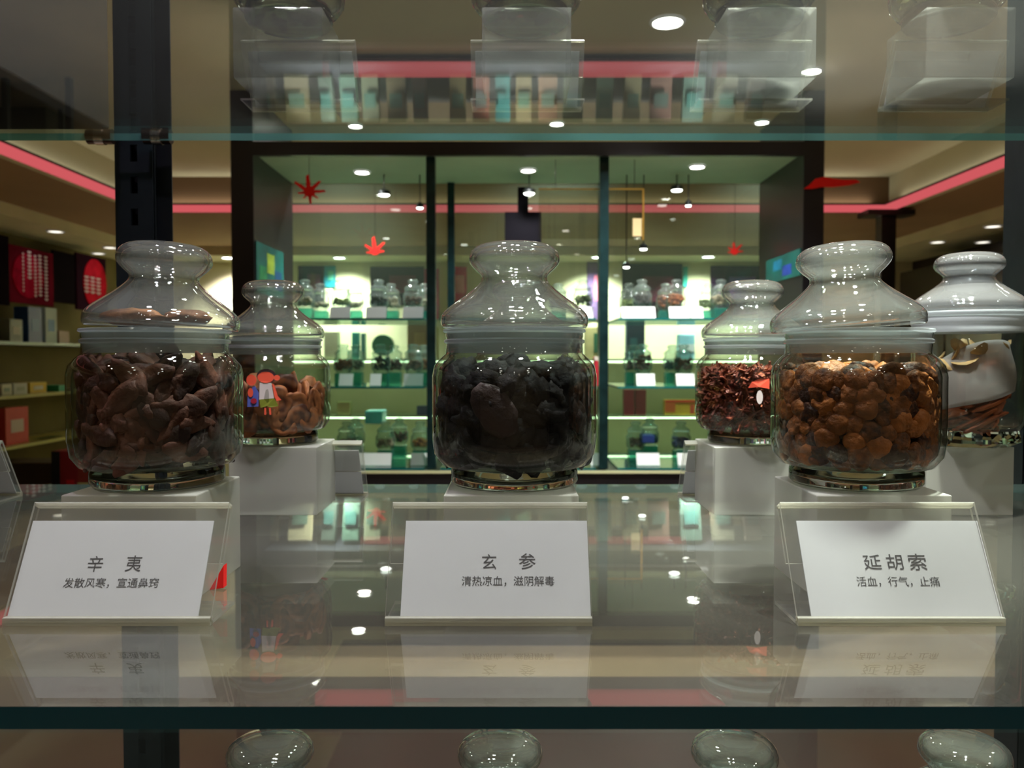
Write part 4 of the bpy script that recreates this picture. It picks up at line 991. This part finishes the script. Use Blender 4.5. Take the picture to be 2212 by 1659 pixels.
# wall shelves with goods on the far wall
for (hh, nm) in ((-.02, 'upper'), (-.62, 'middle'), (-1.06, 'low')):
    o = MB().box((0, 0, 0), (6.4, .40, .02)).build('wall_shelf', [pbr('wall_shelf_glass', (150, 170, 130), .3)], loc=V(0, 9.08, hh - .01)); MB().box((0, -.16, -.016), (6.2, .03, .012)).build('added_shelf_light', emit('added_shelf_light', (236, 255, 206), 7.0), o); tag(o, '%s long shelf on the far shop wall behind the showcase' % nm, 'shelf', 'long shelves on the far wall')  # glowing strips added under the shelves to brighten the wall below
zz = 8.9
def on_shelf(py_top, sh): return 0
GW = 'goods on the far wall shelves'
SHY = lambda h: 772 - h / zz * F
for (nm, lb, cat, a, b, top, hh, col, kd, parts) in [
    ('round_tin', 'large round dark green tin on the upper far shelf', 'tin', 803, 849, 716, -.02, (24, 120, 84), 'round', ()),
    ('gift_box', 'teal box beside the round green tin', 'box', 760, 774, 718, -.02, (40, 160, 150), 'box', ()),
    ('gift_box', 'slim dark teal box beside the round green tin', 'box', 780, 787, 720, -.02, (40, 130, 130), 'box', ()),
    ('gift_box', 'large beige box with a round cream emblem beside the first upright', 'box', 880, 930, 700, -.02, (176, 160, 120), 'box', (('round_emblem', .3, .75, .2, .75, (206, 190, 140)),)),
    ('gift_box', 'pale yellow box right behind the first upright', 'box', 932, 946, 706, -.02, (206, 206, 130), 'box', ()),
    ('gift_box', 'cream box with a dark green window left of the second upright', 'box', 1264, 1308, 706, -.02, (222, 206, 150), 'box', (('window_patch', .42, .72, .2, .8, (40, 110, 80)),)),
    ('gift_box', 'dark blue box right of the second upright', 'box', 1353, 1393, 700, -.02, (20, 44, 66), 'box', (('window_patch', .2, .6, .3, .6, (40, 90, 100)),)),
    ('gift_box', 'light blue and white box near the right end of the upper far shelf', 'box', 1466, 1501, 722, -.02, (150, 210, 232), 'box', (('white_band', 0, 1, .3, .6, (225, 235, 240)),)),
    ('gift_box', 'dark red box left of the second upright on the middle far shelf', 'box', 1284, 1311, 842, -.62, (110, 34, 44), 'box', ()),
    ('gift_box', 'crimson box right of the second upright', 'box', 1348, 1370, 842, -.62, (130, 26, 44), 'box', ()),
    ('gift_box', 'brick red box next to the crimson one', 'box', 1373, 1396, 842, -.62, (120, 40, 44), 'box', ()),
    ('biscuit_tin', 'yellow and red decorated tin at the right of the middle far shelf', 'tin', 1436, 1512, 864, -.62, (226, 190, 60), 'box', (('red_rim', 0, 1, .84, 1, (214, 60, 40)), ('red_corner', 0, .3, .2, .8, (214, 110, 50)), ('red_panel', .72, .84, .1, .7, (220, 90, 60)))),
    ('gift_box', 'flat blue box near the first upright on the middle far shelf', 'box', 900, 932, 877, -.62, (40, 70, 130), 'box', ()),
    ('gift_box', 'pale yellow upright box at the left end of the middle far shelf', 'box', 728, 756, 868, -.62, (214, 220, 160), 'box', ()),
    ('gift_box', 'white box at the far left of the upper far shelf', 'box', 700, 730, 716, -.02, (214, 214, 180), 'box', ())]:
    item(nm, lb, cat, a, b, top, SHY(hh) - .2, zz, .12, col, GW, kd, parts=parts)
# left wall: hanging banners, shelves with goods
def lwall(px, py, X):                     # sight line to the plane x = X
    r = ray(px, py); r *= X / r.x; return Vector((r.x, r.y, r.z + EYE))
def banner(pts, X, label, base, blob, lines):
    P = [lwall(px, py, X) for px, py in pts]; z0 = min(p.z for p in P); c = sum((p for p in P), Vector()) / len(P); c.z = z0
    e = empty('hanging_banner', c, label, 'banner', 'banners hanging by the left wall')
    zt = max(p.z for p in P); y0 = min(p.y for p in P); y1 = max(p.y for p in P)
    MB().box((0, 0, (zt - z0) / 2), (.02, y1 - y0, zt - z0)).build('banner_cloth', pbr('b_%d_%d_%d' % base, base, .95, spec=.02, var=.3, vscale=3), e)
    if blob:
        m = MB(); m.lathe([(0, 0), (.5, 0), (.5, .006), (0, .006)], 28); q = m.build('red_field', pbr('b_%d_%d_%d' % blob[0], blob[0], .95, spec=.02, var=.35, vscale=4), e)
        q.rotation_euler = (0, PI / 2, 0); q.scale = ((zt - z0) * blob[1], (y1 - y0) * blob[2], 1); q.location = (.011, (y1 - y0) * blob[3], (zt - z0) * .5)
    if lines:
        m = MB()
        for (u, t0, t1, w) in lines:
            k = t1
            while k > t0:
                m.box((.0185, (u - .5) * (y1 - y0), (zt - z0) * (k - .02)), (.002, w, (zt - z0) * .03)); m.box((.0185, (u - .5) * (y1 - y0), (zt - z0) * (k - .035)), (.002, w * .35, (zt - z0) * .03)); k -= .065
        m.build('white_script', pbr('banner_white', (225, 215, 220), .6), e, merge=False)
banner([(-30, 500), (16, 520), (16, 655), (-30, 655)], -4.06, 'black banner with red at the left edge of the view', (16, 9, 12), None, ())
banner([(18, 532), (112, 548), (112, 652), (18, 652)], -4.06, 'red hanging banner with columns of white script', (96, 14, 32), ((150, 16, 44), .8, .7, -.1), [(.80, .10, .92, .045), (.66, .15, .92, .045), (.55, .15, .9, .03), (.42, .45, .95, .05), (.28, .2, .9, .02)])
banner([(114, 540), (162, 556), (162, 652), (114, 652)], -4.07, 'plain dark hanging banner between the two red ones', (18, 13, 17), None, ())
banner([(164, 548), (226, 560), (226, 668), (164, 668)], -4.06, 'dark hanging banner with a large rounded red field', (40, 16, 30), ((180, 26, 44), .9, .8, .1), [(.7, .3, .62, .08), (.5, .3, .62, .08), (.3, .3, .62, .08)])
GS = 'shelves on the left wall'
for (h, nm, c) in ((.125, 'upper glass shelf on the left wall', (90, 130, 116)), (-.30, 'middle pale shelf on the left wall', (190, 190, 120)), (-.70, 'low yellowish shelf on the left wall', (196, 196, 110))):
    o = MB().box((0, 0, 0), (.36, 4.6, .025)).build('wall_shelf', pbr('ls_%d_%d_%d' % c, c, .3), loc=V(-4.11, 6.5, h - .0125)); tag(o, nm, 'shelf', GS)
LG = 'goods on the left wall shelves'
def lgood(px0, px1, top, h, X, col, lb, nm='packed_box', part=None, d=.12):
    """box on a shelf of the left wall: front face on plane x = X"""
    a = lwall(px0, 700, X); b = lwall(px1, 700, X); y0, y1 = sorted((a.y, b.y)); yc = (y0 + y1) / 2
    ht = (772 - top) / F * yc - h
    e = empty(nm, V(X - d / 2, yc, h), lb, 'box', LG)
    MB().box((0, 0, ht / 2), (d, (y1 - y0) * .9, ht)).build('carton', pbr('c_%d_%d_%d_5' % col, col, .5), e)
    if part: MB().box((d / 2 + .001, 0, ht * .5), (.002, (y1 - y0) * .5, ht * .35)).build('front_picture', pbr('c_%d_%d_%d_5' % part, part, .5), e)
for a in [(60, 92, 664, .125, -4.0, (24, 66, 120), 'tall dark blue box on the upper left wall shelf', 'packed_box', (30, 80, 130)), (97, 124, 666, .125, -4.0, (170, 190, 180), 'tall pale box with a blue picture on the upper left wall shelf', 'packed_box', (60, 120, 160)),
          (20, 50, 690, .125, -4.0, (120, 130, 110), 'grey-green box at the left end of the upper left wall shelf', 'packed_box', (190, 190, 170)), (126, 150, 715, .125, -4.0, (130, 100, 70), 'small brown box on the upper left wall shelf', 'packed_box', None),
          (150, 170, 742, .125, -4.0, (60, 180, 170), 'low teal box at the right end of the upper left wall shelf', 'packed_box', None),
          (0, 24, 830, -.30, -4.0, (210, 214, 190), 'flat whitish pack first on the middle left wall shelf', 'flat_pack', (140, 160, 140)), (26, 58, 828, -.30, -4.0, (200, 206, 196), 'flat silver pack second on the middle left wall shelf', 'flat_pack', (170, 180, 160)), (60, 100, 826, -.30, -4.0, (220, 190, 60), 'flat yellow and white pack on the middle left wall shelf', 'flat_pack', (220, 220, 200)), (124, 142, 832, -.30, -4.0, (60, 170, 130), 'small green box on the middle left wall shelf', 'packed_box', None),
          (5, 60, 880, -.70, -4.0, (200, 60, 50), 'red and white box on the low left wall shelf', 'packed_box', (206, 190, 180)), (92, 136, 946, -.70, -4.0, (90, 180, 184), 'flat light teal pack on the low left wall shelf', 'flat_pack', (190, 220, 220))]:
    lgood(*a)
item('red_gift_bag', 'dark red bag standing low by the left wall beyond the front left jar', 'bag', 112, 168, 975, 1052, 6.2, .2, (140, 30, 34), parts=(('black_side', 0, .32, 0, 1, (22, 20, 22)), ('bright_patch', .55, .85, .05, .2, (210, 30, 36))))
item('red_gift_bag', 'small red bag with a pale base beside the dark red one', 'bag', 168, 198, 1005, 1052, 6.2, .15, (150, 56, 46), parts=(('pale_base', 0, 1, 0, .2, (200, 196, 130)),))
tb = at_d(155, 1052, 6.2); e = empty('low_table', Vector((tb.x, 6.2, 0)), 'dark low table by the left wall carrying red gift bags', 'table')
MB().box((0, 0, tb.z - .015), (.50, .8, .03)).build('table_top', DARKWOOD, e)
for sx in (-1, 1):
    for sy in (-1, 1): MB().box((.22 * sx, .36 * sy, (tb.z - .03) / 2), (.04, .04, tb.z - .03)).build('leg', DARKWOOD, e)
item('low_cabinet', 'dark low cabinet against the left wall', 'cabinet', -60, 112, 1000, 1200, 6.5, .3, (60, 48, 34))
# right wall dark cupboards
e = empty('dark_cupboard', V(4.15, 6.6, FH), 'tall dark glossy cupboard along the right wall', 'cupboard')
MB().box((0, 0, 1.15), (.5, 3.6, 2.3)).build('cupboard_body', pbr('dark_gloss', (26, 22, 24), .25), e)
for k in range(4): MB().box((-.256, -1.35 + .9 * k, 1.15), (.012, .86, 2.24)).build('door', pbr('dark_gloss2', (34, 28, 28), .2), e)
